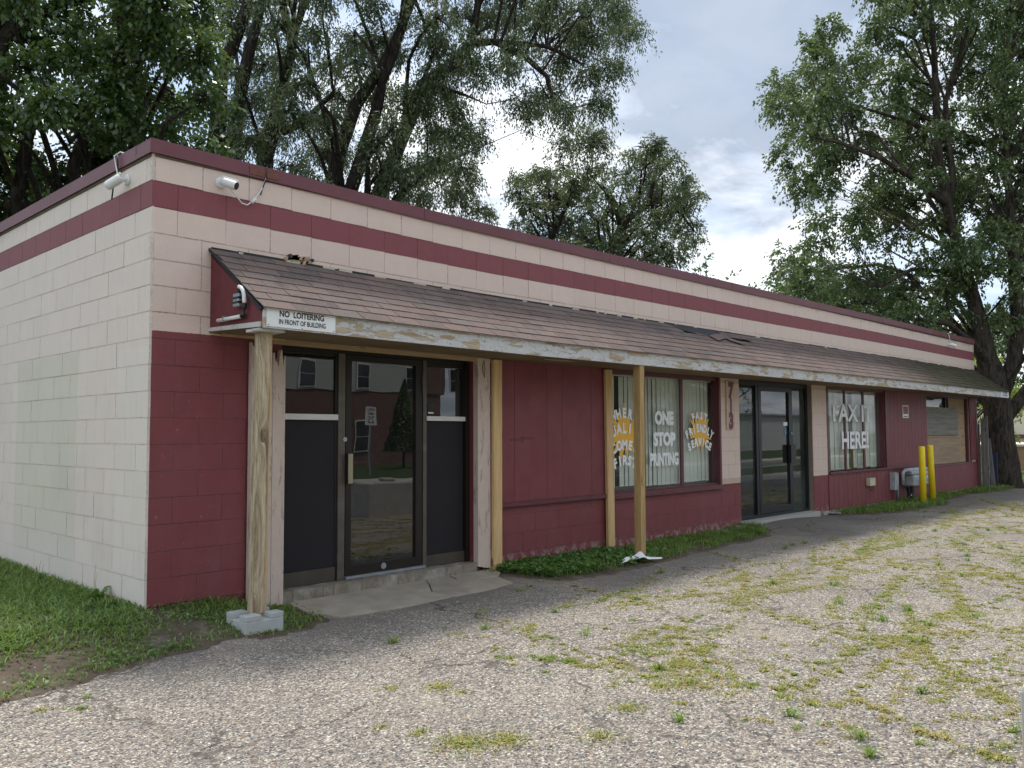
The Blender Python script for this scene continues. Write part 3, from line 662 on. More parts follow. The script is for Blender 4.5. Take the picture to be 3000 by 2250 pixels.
course(15, .0205, .82, 0, 'front', 'f', front, (-.12, 0))
for c in range(5, 12):
    course(c, 8.445, 9.0, 8.445-.203*(c % 2), 'front', 'f', front, (.53, 2.10))
for c in range(5, 16):
    course(c, 11.55, 12.13, 11.55-.203*(c % 2), 'front', 'f', front, (-.3, 2.10))
for c in range(12, 16):
    course(c, 3.75, 9.0, 3.75-.203*(c % 2), 'front', 'f', front, (-.3, .50))
rb = random.Random(2); cl = Vector((-2.76, -6.45, 1.29)); cache = {}
def bdist(q):
    a, b_, z0, z1, mn, pl, pa = q; m_ = (a+b_)/2
    v = Vector((m_, 0, (z0+z1)/2)) if pl == 'f' else Vector((0, m_, (z0+z1)/2))
    d = (v-cl).length; cosf = abs((v-cl).y)/d if pl == 'f' else abs((v-cl).x)/d
    return -(b_-a)*(z1-z0)*cosf/d**2
blocks.sort(key=bdist); rest = {}
for i, (a, b_, z0, z1, mn, pl, pa) in enumerate(blocks):
    jit = rb.uniform(-.0012, .0012)
    if pl == 'f': dims = (b_-a, .02, z1-z0); cen = ((a+b_)/2, .010+jit, (z0+z1)/2)
    else: dims = (.02, b_-a, z1-z0); cen = (.010+jit, (a+b_)/2, (z0+z1)/2)
    if pl == 's' and i % 1 == 0 and dims[1] > .3: pass
    cen = (cen[0], cen[1], cen[2]+(dz(cen[0], cen[2]) if pl == 'f' else 0))
    if i < 300:
        key = (tuple(round(x, 3) for x in dims), mn)
        if key not in cache:
            h_ = [x/2 for x in dims]; q = MB().box(-h_[0], h_[0], -h_[1], h_[1], -h_[2], h_[2]); me = mesh_np('block', q.v, q.f); me.materials.append(M[mn]); cache[key] = me
        link('block', cache[key], None, pa, cen)
    else:
        q = rest.setdefault((mn, pa.name), MB()); h_ = [x/2 for x in dims]
        q.box(cen[0]-h_[0], cen[0]+h_[0], cen[1]-h_[1], cen[1]+h_[1], cen[2]-h_[2], cen[2]+h_[2])
for (mn, pn), q in rest.items(): q.build('block', M[mn], bpy.data.objects[pn], kind='stuff')

# coping: folded metal lengths
cx0 = -.025
xx = [cx0]+[3.05*i-.3 for i in range(1, 7)]+[XE+.03]
for a, b_ in zip(xx[:-1], xx[1:]):
    q = MB()
    q.prism([(-.025, 3.462), (-.025, 3.572), (.26, 3.572), (.26, 3.50), (.24, 3.50), (.24, 3.558), (-.012, 3.558), (-.012, 3.462)], a+(.0015 if a > 0 else 0), b_-.0015, 'x')
    q.build('coping', M['coping'], B, warp=True)
    MB().box(b_-.035, b_+.004, -.028, -.022, 3.460, 3.574).build('seam_cover', M['coping'], B, warp=True)
for a, b_ in ((.262, 2.2), (2.2, 5.2), (5.2, 9.5)):
    MB().prism([(-.025, 3.462), (-.025, 3.572), (.26, 3.572), (.26, 3.50), (.24, 3.50), (.24, 3.558), (-.012, 3.558), (-.012, 3.462)][::-1], 0, 0, 'y') if False else None
    q = MB(); pr = [(-.025, 3.462), (-.025, 3.572), (.26, 3.572), (.26, 3.50), (.24, 3.50), (.24, 3.558), (-.012, 3.558), (-.012, 3.462)]
    q.prism(pr, a+.001, b_-.001, 'y'); q.build('coping', M['coping'], B)
MB().box(-.025, -.012, -.0245, .2625, 3.462, 3.5715).build('coping', M['coping'], B)
MB().box(.8, 1.08, -.030, -.0255, 3.47, 3.54).build('coping_patch', simple('rusty_patch', (.17, .06, .04), .7, 0, .4, 14, .3), B)
# shadow gap batten under coping
MB().box(.02, XE, -.010, .0, 3.440, 3.458).build('drip_edge', simple('mossy_batten', (.11, .085, .06), .9, 0, .5, 14, .4), B, warp=True)
MB().box(-.010, -.0005, .02, 9.4, 3.440, 3.458).build('drip_edge', simple('mossy_batten_side', (.11, .085, .06), .9, 0, .5, 14, .4), B)

# ---- awning
AX0, AX1 = .485, 21.12
def fy(x): return -.83 + .075*(x-AX0)/(AX1-AX0)      # eave line
def fzt(x): return 2.233 + .012*(x/21)
AW = B
nseg = 24; xs = np.linspace(AX0, AX1, nseg)
q = MB()
for i, x in enumerate(xs):
    q.v += [(x, -.001, 2.775), (x, fy(x)+.02, 2.215), (x, fy(x)+.02, 2.195), (x, -.001, 2.74)]
for i in range(nseg-1):
    a = i*4; q.f += [(a, a+4, a+5, a+1), (a+1, a+5, a+6, a+2), (a+2, a+6, a+7, a+3)]
q.f += [(0, 1, 2, 3), tuple((nseg-1)*4+j for j in (3, 2, 1, 0))]
deck = q.build('awning_roof', M['tar'], B, warp=True, origin=(0, 0, 0))
NR = 8; rs = random.Random(6); sh = []
for r_ in range(NR):          # r_=0 at the eave
    t0, t1 = r_/NR, (r_+1)/NR
    off = [0, .15, .06, .22, .10, .18, .03, .25][r_]
    x = AX0-.03
    e = AX0-.03-.305+off
    while e < AX1:
        a = max(e+.003, AX0-.02); b_ = min(e+.305-.003, AX1+.02); e += .305
        if b_-a < .04: continue
        if r_ >= 6 and 7.05 < (a+b_)/2 < 8.25 and not (r_ == 6 and 7.6 < (a+b_)/2 < 7.95): continue
        sh.append((a, b_, r_))
def shingle(q, a, b_, r_):
    for_ = []
    lift = rs.uniform(0, .004)+(.03 if (r_ in (5, 6) and 8.2 < a < 8.8 and rs.random() < .7) else 0); over = rs.uniform(-.006, .006)
    def P(x, tt, h):
        y0, y1 = fy(x)-.012, -.002; z0, z1 = 2.232, 2.792
        y = y0+(y1-y0)*tt; z = z0+(z1-z0)*tt
        nx = np.array([0, -(z1-z0), (y1-y0)]); n_ = nx/np.linalg.norm(nx)
        return (x, y+n_[1]*h, z+n_[2]*h)
    t0 = r_/NR-.004+over*.15-(.018 if r_ == 0 else 0); t1 = min(1.0, (r_+1)/NR+.02)
    v = [P(a, t0, .004+lift), P(b_, t0, .004+lift*.8), P(b_, t1, .003), P(a, t1, .003), P(a, t0, .012+lift), P(b_, t0, .012+lift*.8), P(b_, t1, .006), P(a, t1, .006)]
    q.add(v, [(0, 3, 2, 1), (4, 5, 6, 7), (0, 1, 5, 4), (1, 2, 6, 5), (2, 3, 7, 6), (3, 0, 4, 7)])
sh.sort(key=lambda s_: s_[0]*1.0)
q = MB()
for i, s_ in enumerate(sh):
    if i < 300: k_ = MB(); shingle(k_, *s_); k_.build('shingle', M['shingle'], deck, warp=True)
    else: shingle(q, *s_)
q.build('shingle', M['shingle'], deck, warp=True, kind='stuff')
MB().add([(7.0, -.012, 2.80), (8.28, -.012, 2.80), (8.26, -.20, 2.665), (7.75, -.17, 2.69), (7.45, -.19, 2.675), (7.2, -.13, 2.715)], [(0, 5, 4, 3, 2, 1)]).build('torn_felt', M['tar'], deck, warp=True, label='torn black felt where shingles are missing')
for (x, y, z, a) in ((7.95, -.25, 2.655, .3), (8.35, -.28, 2.635, -.25), (8.2, -.2, 2.69, .15)):
    MB().obox((x, y, z), (.17*math.cos(a), .17*math.sin(a)*.8, .17*math.sin(a)*.55), (-.03, .055, .036), (0, -.003, .004)).build('loose_shingle', M['shingle'], deck, warp=True)
# flashing line with flaking sealant
q = MB(); fl = MB(); rf = random.Random(3); x = AX0
while x < AX1:
    L = rf.uniform(.15, .5); q.box(x, x+L, -.012-rf.random()*.004, .0, 2.782+rf.uniform(-.003, .003), 2.806+rf.uniform(-.006, .006)); x += L
    if rf.random() < (.75 if x < 8 else .2): l_ = rf.uniform(.03, .16); fl.box(x, x+l_, -.020, -.010, 2.79, 2.80+rf.uniform(.004, .014))
q.build('roof_flashing', M['tar'], deck, warp=True); fl.build('flaking_sealant', simple('flaking_sealant', (.55, .50, .38), .8, 0, .3, 20, .3), deck, warp=True, kind='stuff')
# broken wall patch above awning
q = MB(); 
for k in range(9): q.obox((1.30+rf.uniform(-.12, .12), -.012, 2.83+rf.uniform(-.02, .02)), (.05*rf.uniform(.5, 1), 0, .01), (0, .012, 0), (.006, 0, .022*rf.uniform(.5, 1)))
q.build('crumbled_mortar', simple('crumbled_mortar', (.42, .30, .19), .95, 0, .4, 22, .6), front, warp=True)
MB().tube([(1.20, -.03, 2.845), (1.20, -.005, 2.845)], .02, 10).build('wall_hole', M['black'], front, warp=True)
MB().tube([(1.42, -.03, 2.84), (1.42, -.005, 2.84)], .016, 10).build('wall_hole', M['black'], front, warp=True)
# fascia
for a, b_ in ((AX0+.0, 2.70), (2.702, 5.30), (5.303, 9.6), (9.603, 13.5), (13.503, 17.3), (17.303, AX1)):
    n_ = 4; q = MB(); xs2 = np.linspace(a, b_, n_+1)
    for i in range(n_+1):
        y = fy(xs2[i]); q.v += [(xs2[i], y, 2.082), (xs2[i], y, 2.232), (xs2[i], y+.022, 2.232), (xs2[i], y+.022, 2.082)]
    for i in range(n_):
        k = i*4; q.f += [(k, k+4, k+5, k+1), (k+1, k+5, k+6, k+2), (k+2, k+6, k+7, k+3), (k+3, k+7, k+4, k)]
    q.f += [(0, 1, 2, 3), tuple(n_*4+j for j in (3, 2, 1, 0))]
    q.build('fascia_board', M['fascia'], B, warp=True)
# soffit sheets
for a, b_ in ((AX0, 2.9), (2.905, 5.34), (5.345, 7.78), (7.785, 10.2), (10.205, 12.65), (12.655, 15.1), (15.105, 17.5), (17.505, AX1)):
    q = MB(); q.add([(a, fy(a)+.0225, 2.108), (b_, fy(b_)+.0225, 2.108), (b_, .0055, 2.108), (a, .0055, 2.108), (a, fy(a)+.0225, 2.12), (b_, fy(b_)+.0225, 2.12), (b_, .0055, 2.12), (a, .0055, 2.12)], [(0,3,2,1),(4,5,6,7),(0,1,5,4),(1,2,6,5),(2,3,7,6),(3,0,4,7)])
    q.build('soffit_panel', M['soffit'], B, warp=True)
MB().prism([(4.05, -.42), (4.32, -.36), (4.55, -.44), (4.3, -.50)], 2.100, 2.1075, 'z').build('soffit_scar', simple('soffit_scar', (.36, .29, .2), .8, 0, .2, 9, .2), B, warp=True)
# gable end
for nm, x in (('gable_panel', AX0), ('gable_panel', AX1+.001)):
    q = MB(); q.prism([(-.003, 2.14), (fy(x)+.024, 2.12), (fy(x)+.024, 2.222), (-.003, 2.765)], x, x+.014, 'x'); q.build(nm, M['gable'], B, warp=True)
q = MB(); q.prism([(-.003, 2.122), (-.003, 2.150), (-.80, 2.128), (-.80, 2.088)], AX0-.016, AX0-.001, 'x'); q.build('gable_trim', M['fascia2'], B, warp=True)
q = MB(); q.prism([(.0, 2.80), (.0, 2.775), (-.80, 2.213), (-.835, 2.222)], AX0-.022, AX0+.0, 'x'); q.build('rake_edge', M['tar'], B, warp=True)
# header lumber and small shim boards
MB().box(1.02, 3.745, -.062, -.022, 2.062, 2.1065).build('header_board', M['header'], B, warp=True)
MB().box(.55, 1.12, -.09, -.05, 2.085, 2.107).build('header_board', M['header'], B, warp=True)

# rotten pink jamb boards beside the first door
def rough_board(x0, x1, y0, y1, z0, z1, name, m, notch=.12, seed=1, parent=None, bottom=None):
    r_ = random.Random(seed); n = 7; pts = [(x0, z0 if bottom is None else bottom[0]), (x1, z0 if bottom is None else bottom[1])]
    top = []
    for i in range(n+1):
        x = x1-(x1-x0)*i/n; top.append((x, z1-(notch*r_.random()**2 if 0 < i < n or notch > .2 else 0)))
        if 0 < i < n: top.append((x-.004, z1-notch*r_.random()))
    q = MB(); q.prism((pts+top)[::-1] if False else pts+top, y0, y1, 'y'); return q.build(name, m, parent, warp=True)
rough_board(.825, .945, -.065, -.012, -.13, 2.06, 'jamb_board', M['trimpink'], .14, 4, B)
rough_board(.947, 1.02, -.060, -.012, -.13, 2.0, 'jamb_board', M['trimpink'], .30, 8, B)
rough_board(1.022, 1.138, -.065, -.012, -.13, 2.02, 'jamb_board', M['trimpink'], .22, 12, B)
rough_board(3.41, 3.592, -.065, .003, -.10, 2.10, 'jamb_board', M['trimpink'], .0, 5, B, (-.075, -.115))
MB().box(1.0235, 1.10, -.072, -.066, 1.40, 2.0).build('jamb_stain', M['trimpink'], B, warp=True) if False else None

# ---- entrance one
D1 = MB().box(1.14, 3.41, .085, .16, 2.045, 2.108).box(1.14, 1.175, .085, .16, -.02, 2.045).box(3.355, 3.41, .06, .16, -.03, 2.045).build('entrance_frame', M['bronze'], B, warp=True)
def fr(name, m, x0, x1, y0, y1, z0, z1, parent, **k): return MB().box(x0, x1, y0, y1, z0, z1).build(name, m, parent, warp=True, **k)
SL = MB().box(1.175, 1.20, .09, .14, -.02, 2.045).box(1.752, 1.775, .09, .14, -.02, 2.045).box(1.20, 1.752, .09, .14, 2.02, 2.045).build('side_light', M['bronze'], B, warp=True)
fr('pane', M['glassd'], 1.20, 1.752, .108, .112, 1.46, 2.02, SL); fr('white_bar', M['whitebar'], 1.152, 1.765, .062, .10, 1.427, 1.478, SL)
fr('solid_panel', M['panel'], 1.178, 1.752, .095, .115, .10, 1.426, SL); fr('kick_rail', M['kick'], 1.15, 1.752, .082, .12, -.03, .098, SL)
fr('mullion', M['bronzel'], 1.776, 1.85, .075, .16, -.03, 2.044, SL)
DR = MB().box(1.862, 1.925, .08, .13, .0, 2.04).box(2.695, 2.775, .08, .13, .0, 2.04).box(1.925, 2.695, .08, .13, .0, .086).box(1.925, 2.695, .08, .13, 1.985, 2.04).build('entrance_door', M['bronze'], B, warp=True)
fr('pane', M['glassd'], 1.925, 2.695, .104, .109, .086, 1.985, DR); fr('threshold_strip', M['metal'], 1.855, 2.80, .05, .14, -.028, -.004, DR)
q = MB().box(1.852, 1.880, .03, .079, .845, 1.118); q.box(1.880, 1.90, .02, .079, .845, 1.118); q.build('pull_handle', M['black'], DR, warp=True)
fr('pull_handle', M['handle'], 1.845, 1.895, .012, .0195, .845, 1.118, DR); fr('handle_bar', M['handle'], 1.93, 2.19, .112, .13, 1.075, 1.115, DR); fr('handle_bar', M['handle'], 1.93, 2.19, .112, .13, 1.02, 1.045, DR)
MB().tube([(1.845, .079, 1.25), (1.845, .066, 1.25)], .022, 16).build('lock_cylinder', M['metal'], DR, warp=True)
MB().tube([(2.30, .079, .045), (2.30, .074, .045)], .03, 16).build('maker_plate', M['metal'], DR, warp=True)
fr('hinge', M['bronzel'], 2.772, 2.79, .06, .079, 1.72, 1.90, DR)
SR = MB().box(2.832, 2.85, .09, .14, -.02, 2.045).box(2.85, 3.355, .09, .14, 1.992, 2.045).build('side_light', M['bronze'], B, warp=True)
fr('pane', M['glassd'], 2.85, 3.354, .108, .112, 1.46, 1.992, SR); fr('white_bar', M['whitebar'], 2.828, 3.352, .062, .10, 1.434, 1.480, SR)
fr('solid_panel', M['panel'], 2.832, 3.345, .095, .115, .085, 1.433, SR); fr('kick_rail', M['kick'], 2.832, 3.354, .082, .12, -.03, .083, SR); fr('mullion', M['bronzel'], 2.787, 2.831, .075, .16, -.03, 2.044, SR)
fr('window_sticker', M['ink'], 2.87, 2.95, .103, .106, 1.50, 1.60, SR); fr('window_sticker', M['vinylw'], 2.875, 2.945, .100, .1025, 1.508, 1.522, SR)
fr('pole_reflector', M['intw'], 3.20, 3.23, .30, .34, .9, 2.0, SR)
# threshold concrete
q = MB(); r2 = random.Random(9); n_ = 22
for i in range(n_):
    x0 = 1.13+(3.41-1.13)*i/n_; x1 = 1.13+(3.41-1.13)*(i+1)/n_
    q.box(x0, x1+.001, -.055+r2.uniform(-.008, .008), .2, -.22, -.032+r2.uniform(-.004, .002))
q.build('door_threshold', M['threshold'], B)
# concrete slab before the door (three cracked pieces)
def slabpiece(pts, top, parent):
    q = MB(); q.prism(pts[::-1], top-.12, top, 'z'); q.v = [(x, y, z+.075*(y+.057)) for x, y, z in q.v]; return q.build('slab_piece', M['slab'], parent, bevel=.006)
SLB = thing('concrete_slab', 'cracked concrete apron slab in front of the bronze entrance door', 'slab', (2.3, -.4, -.17))
slabpiece([(1.18, -.057), (1.16, -.40), (1.30, -.66), (1.9, -.72), (2.50, -.69), (2.44, -.45), (2.62, -.20), (2.70, -.057)], -.120, SLB)
slabpiece([(2.715, -.057), (2.635, -.20), (2.455, -.45), (2.515, -.70), (2.95, -.72), (3.35, -.62), (3.42, -.35), (3.10, -.30), (2.98, -.20), (3.02, -.057)], -.125, SLB)
slabpiece([(3.035, -.057), (2.995, -.195), (3.11, -.288), (3.43, -.335), (3.58, -.22), (3.6, -.057)], -.121, SLB)

# ---- red board panel with ledge
PB = MB().box(3.745, 5.62, .004, .0055, .50, .52).build('panel_backing', M['redpaint'], B, warp=True)
xb = [3.747, 4.02, 4.28, 4.56, 4.83, 5.10, 5.37, 5.618]
for a, b_ in zip(xb[:-1], xb[1:]): MB().box(a, b_-.0025, -.014+.0015*math.sin(a*9), .0035, .547, 2.106).build('wall_board', M['redpaint'], B, warp=True)
MB().box(3.748, 5.62, -.050, .0, .498, .545).build('ledge', M['redtrim'], B, warp=True, bevel=.004)
MB().box(3.95, 4.14, -.019, -.0155, 1.22, 1.245).box(4.16, 4.34, -.019, -.0155, 1.235, 1.262).box(4.12, 4.155, -.0195, -.0155, 1.20, 1.27).build('nailed_patch', M['redtrim'], B, warp=True)

# ---- posts
def post(name, label, x0, x1, y0, y1, z0, z1, m, lean=(0, 0), group=None, bev=.004):
    q = MB(); q.add([(x0+lean[0], y0+lean[1], z0), (x1+lean[0], y0+lean[1], z0), (x1+lean[0], y1+lean[1], z0), (x0+lean[0], y1+lean[1], z0), (x0, y0, z1), (x1, y0, z1), (x1, y1, z1), (x0, y1, z1)],
                     [(0,3,2,1),(4,5,6,7),(0,1,5,4),(1,2,6,5),(2,3,7,6),(3,0,4,7)])
    return tag(q.build(name, m, None, bevel=bev), label, 'post', group)
post('support_post', 'old knotty weathered post standing on the grey concrete pier block', .537, .630, -.70, -.61, -.03, 2.056, M['wood_old'], (-.032, .0), 'wooden posts under the awning')
tag(MB().box(.47, .69, -.79, -.60, 2.058, 2.0795).build('shim_board', M['fascia2']), 'short pale shim board on top of the weathered post', 'board')
post('support_post', 'thin new pine stud beside the pink jamb board', 3.606, 3.735, -.105, -.067, -.17, 2.075, M['wood_new'], (-.008, 0), 'wooden posts under the awning')
post('support_post', 'thin new pine stud at the left edge of the lettered window', 5.60, 5.735, -.065, -.027, -.15, 2.075, M['wood_new'], (.02, 0), 'wooden posts under the awning')
post('support_post', 'brown square post in front of the ONE STOP PRINTING window', 5.273, 5.362, -.80, -.706, -.22, 2.078, M['wood_post'], (-.015, 0), 'wooden posts under the awning')
post('support_post', 'narrow yellow stud fixed behind the old weathered post', .632, .662, -.655, -.62, -.12, 2.06, M['wood_new'], (-.028, 0), 'wooden posts under the awning', 0)
q = MB()
for z in (1.66, 1.05):
    for i in range(6):
        a = i*math.pi/3; q.obox((3.600+.014*math.cos(a), -.069, z+.018*math.sin(a)), (.010, 0, 0), (0, .0025, 0), (0, 0, .010))
    q.box(3.588, 3.612, -.0735, -.0665, z-.018, z+.018)
tag(q.build('metal_connector', M['metal']), 'two small galvanised plates joining the pink board and pine stud', 'bracket')
tag(MB().tube([(3.50, -.069, 2.06), (3.47, -.075, 2.0), (3.475, -.075, 1.94), (3.50, -.075, 1.88), (3.51, -.072, 1.97), (3.50, -.069, 2.05)], .003, 5).build('dangling_wire', M['ink']), 'short black wire loop dangling on the pink jamb board', 'wire')
# pier block
PR = thing('pier_block', 'grey concrete pier block with slots holding the weathered post', 'concrete block', (.538, -.665, -.15))
z0, z1 = -.19, -.010
q = MB().box(.386, .690, -.81, -.52, z0, z1-.04)
for (a, b_, c_, d_) in ((.386, .512, -.81, -.712), (.585, .690, -.81, -.712), (.386, .512, -.615, -.52), (.60, .690, -.615, -.52)): q.box(a, b_, c_, d_, z1-.041, z1)
q.build('block_body', M['pier'], PR, bevel=.006)

# ---- window one
W1 = MB().box(5.62, 8.43, .03, .13, 2.055, 2.108).box(5.62, 5.735, .03, .13, .55, 2.055).box(8.412, 8.43, .02, .14, .55, 2.055).build('window', M['redtrim'], B, warp=True, label='wide shop window with three lettered panes')
fr('sill', M['redtrim'], 5.62, 8.44, -.045, .14, .470, .535, W1, bevel=.004); fr('sill', M['redtrim'], 5.62, 8.41, .02, .14, .536, .56, W1)
for a, b_ in ((6.575, 6.645), (7.50, 7.565)): fr('mullion', M['redtrim'], a, b_, .086, .114, .5605, 2.054, W1)
for a, b_ in ((5.7355, 6.5745), (6.6455, 7.4995), (7.5655, 8.4115)): fr('pane', M['glassw'], a, b_, .098, .102, .5605, 2.0545, W1)
fr('pane_joint', M['metal'], 6.6455, 7.4995, .094, .0975, 1.372, 1.378, W1)
fr('jamb_trim', M['redtrim'], 8.395, 8.444, -.008, .02, .536, 2.106, W1)
# blinds
def blind(x0, x1, y, z0, z1, gaps, label, w_=.105, seed=1, cat='window blind'):
    Bd = thing('vertical_blind', label, cat, ((x0+x1)/2, y, z1)); r_ = random.Random(seed)
    MB().box(x0, x1, y-.02, y+.02, z1, z1+.03).build('head_rail', M['white'], Bd, warp=True)
    x = x0
    while x < x1-.02:
        wd = min(w_, x1-x)
        if not any(a < x+wd/2 < b_ for a, b_ in gaps):
            a = R(r_.choice([2, 4, 7, 3, 12])+r_.uniform(-2, 2)); hx = wd/2*1.10
            MB().obox((x+wd/2, y, (z0+z1)/2), (hx*math.cos(a), hx*math.sin(a), 0), (0, .0015, 0), (0, 0, (z1-z0)/2-r_.uniform(0, .006))).build('blind_slat', M['blind'], Bd, warp=True)
        x += w_
blind(5.64, 6.70, .165, .60, 2.04, [(6.06, 6.15)], 'white vertical blind behind the WHERE QUALITY COMES FIRST pane', seed=2)
blind(6.71, 7.62, .165, .58, 2.04, [], 'white vertical blind behind the ONE STOP PRINTING pane', seed=3)
blind(7.63, 8.60, .165, .59, 2.04, [(8.36, 8.46)], 'white vertical blind behind the FAST FRIENDLY SERVICE pane', seed=4)
# ---- lettering
_gc = {}
def glyphs(s, size, bold=.0, font_shear=0.0):
    key = (s, round(size, 3), bold)
    if key not in _gc:
        cu = bpy.data.curves.new('txt', 'FONT'); cu.body = s; cu.size = size; cu.offset = bold; cu.fill_mode = 'FRONT'; cu.align_x = 'CENTER'; cu.resolution_u = 3
        ob = bpy.data.objects.new('txt', cu); COL.objects.link(ob); bpy.context.view_layer.update()
        me = ob.to_mesh(); v = np.array([tuple(x.co) for x in me.vertices]); f = [tuple(p_.vertices) for p_ in me.polygons]
        ob.to_mesh_clear(); bpy.data.objects.remove(ob); bpy.data.curves.remove(cu); _gc[key] = (v, f)
    return _gc[key]
def put_text(q, s, x, z, y, size, sx=1.0, bold=0.0, rot=0.0, th=.0012):
    v, f = glyphs(s, size, bold)
    if not len(v): return
    c_, s_ = math.cos(rot), math.sin(rot); b0 = len(q.v)
    for p_ in v:
        px, pz = p_[0]*sx, p_[1]; q.v.append((x+px*c_-pz*s_, y, z+px*s_+pz*c_))
    for f_ in f: q.f.append(tuple(b0+i for i in f_))
def arc_text(q, s, cx, cz, rad, y, size, step_, sx=1.0, bold=.006):
    n = len(s)
    for i, ch in enumerate(s):
        a = (i-(n-1)/2)*step_; px = cx+rad*math.sin(a); pz = cz+rad*math.cos(a)
        put_text(q, ch, px, pz, y, size, sx, bold, -a)
YG = .0835
def star(cx, cz, r0, r1, n, y, name, parent, seed, sx=1.0):
    r_ = random.Random(seed); pts = []
    for i in range(2*n):
        a = math.pi*i/n; rr = (r1*r_.uniform(.75, 1.1) if i % 2 == 0 else r0*r_.uniform(.85, 1.05)); pts.append((cx+rr*math.sin(a)*sx, cz+rr*math.cos(a)))
    q = MB(); q.add([(cx, y, cz)]+[(a, y, b_) for a, b_ in pts], [(0, i+1, (i+1) % (2*n)+1) for i in range(2*n)]); return q.build(name, M['vinylo'], parent, warp=True)
star(6.17, 1.29, .21, .38, 13, YG+.0015, 'sunburst_decal', W1, 2)
def letter_line(fn, *a):
    q = MB(); fn(q, *a); q.build('window_lettering', M['vinylw'], W1, warp=True, label='white window lettering '+a[0])
for a in (('WHERE', 6.17, 1.04, .46, YG-.004, .17, .245, .9, .009), ('QUALITY', 6.17, .70, .60, YG-.004, .18, .180, .84, .009), ('COMES', 6.17, .56, .53, YG-.004, .165, .205, .9, .009), ('FIRST', 6.17, .38, .51, YG-.004, .165, .185, .95, .009)): letter_line(arc_text, *a)
star(7.99, 1.31, .175, .33, 13, YG+.0015, 'sunburst_decal', W1, 5)
for a in (('FAST', 7.985, 1.04, .45, YG-.004, .15, .225, .84, .009), ('FRIENDLY', 7.985, .76, .55, YG-.004, .155, .165, .80, .009), ('SERVICE', 7.985, .56, .55, YG-.004, .15, .160, .84, .009)): letter_line(arc_text, *a)
for a in (('ONE', 7.09, 1.42, YG, .235, .90, .014), ('STOP', 7.09, 1.13, YG, .235, .92, .014), ('PRINTING', 7.085, .86, YG, .225, .68, .010)): letter_line(put_text, *a)
# ---- 713 plaque
PL = thing('house_number_plaque', 'pink plaque with maroon numbers 713 on the block pier', 'number plaque', (8.70, -.01, 1.34))
fr('plaque_board', M['plaque'], 8.590, 8.825, -.022, -.003, 1.335, 2.062, PL, bevel=.003)
for ch, z in (('7', 1.83), ('1', 1.605), ('3', 1.375)):
    q = MB()
    if ch == '1': q.add([(8.685, -.026, z-.01), (8.732, -.026, z-.01), (8.732, -.026, z+.205), (8.685, -.026, z+.205)], [(0, 1, 2, 3)])
    else: put_text(q, ch, 8.708, z-.01, -.026, .31, .86, .022)
    q.build('number', M['plum'], PL, warp=True)

# ---- entrance two
E2 = MB().box(9.0, 11.54, .085, .17, 2.04, 2.108).box(9.0, 9.06, .085, .17, -.06, 2.04).box(11.47, 11.54, .085, .17, -.06, 2.04).box(9.06, 11.47, .085, .17, -.06, -.01).box(9.68, 9.76, .085, .17, -.01, 2.04).build('entrance_frame', M['blackfr'], B, warp=True)
fr('pane', M['glassg'], 9.06, 9.68, .118, .122, -.01, 2.04, E2, label='tall dusty side light pane'); fr('pane', M['glassg'], 10.95, 11.47, .118, .122, -.01, 2.04, E2, label='tall dusty side light pane')
D2 = MB().box(9.762, 9.85, .08, .14, .0, 2.035).box(10.82, 10.945, .08, .14, .0, 2.035).box(9.85, 10.82, .08, .14, .0, .10).box(9.85, 10.82, .08, .14, 1.96, 2.035).build('entrance_door', M['blackfr'], B, warp=True)
fr('pane', glass('door_glass_two', 1.95, (.5, .54, .52), .4, 0, ((.30, .32, .31), .10)), 9.85, 10.82, .108, .112, .10, 1.96, D2)
fr('pull_handle', M['black'], 10.77, 10.95, .03, .079, .78, 1.08, D2); MB().tube([(10.89, .079, 1.27), (10.89, .07, 1.27)], .022, 12).build('lock_cylinder', M['metal'], D2, warp=True)
fr('window_sticker', M['vinylw'], 10.66, 10.80, .103, .106, 1.40, 1.46, D2); fr('window_sticker', simple('blue_sticker', (.12, .25, .35), .5), 10.69, 10.76, .103, .106, 1.25, 1.36, D2)
MB().box(8.98, 11.56, -.10, .2, -.16, -.062).build('door_threshold', M['walk'], B)
MB().box(11.5395, 11.545, .007, .2, -.1, 2.10).build('door_return', simple('tan_return', (.26, .21, .16), .8, 0, .15, 6, .2), B, warp=True)

# ---- window two
W2 = MB().box(12.13, 14.87, .0, .12, 2.06, 2.108).box(12.13, 12.20, -.006, .12, .575, 2.06).box(14.83, 14.87, -.006, .12, .575, 2.06).build('window', M['redtrim'], B, warp=True, label='three pane window lettered FAX IT HERE')
for a, b_ in ((13.075, 13.135), (13.955, 14.02)): fr('mullion', M['redtrim'], a, b_, .066, .10, .5755, 2.0595, W2)
for a, b_ in ((12.2005, 13.0745), (13.1355, 13.9545), (14.0205, 14.8295)): fr('pane', M['glassw'], a, b_, .078, .082, .5755, 2.0595, W2)
fr('casing', M['redtrim'], 14.872, 14.96, -.030, .003, .577, 2.104, W2)
fr('sill', M['redtrim'], 12.14, 17.34, -.050, .003, .535, .575, W2, bevel=.004)
q = MB(); r3 = random.Random(7)
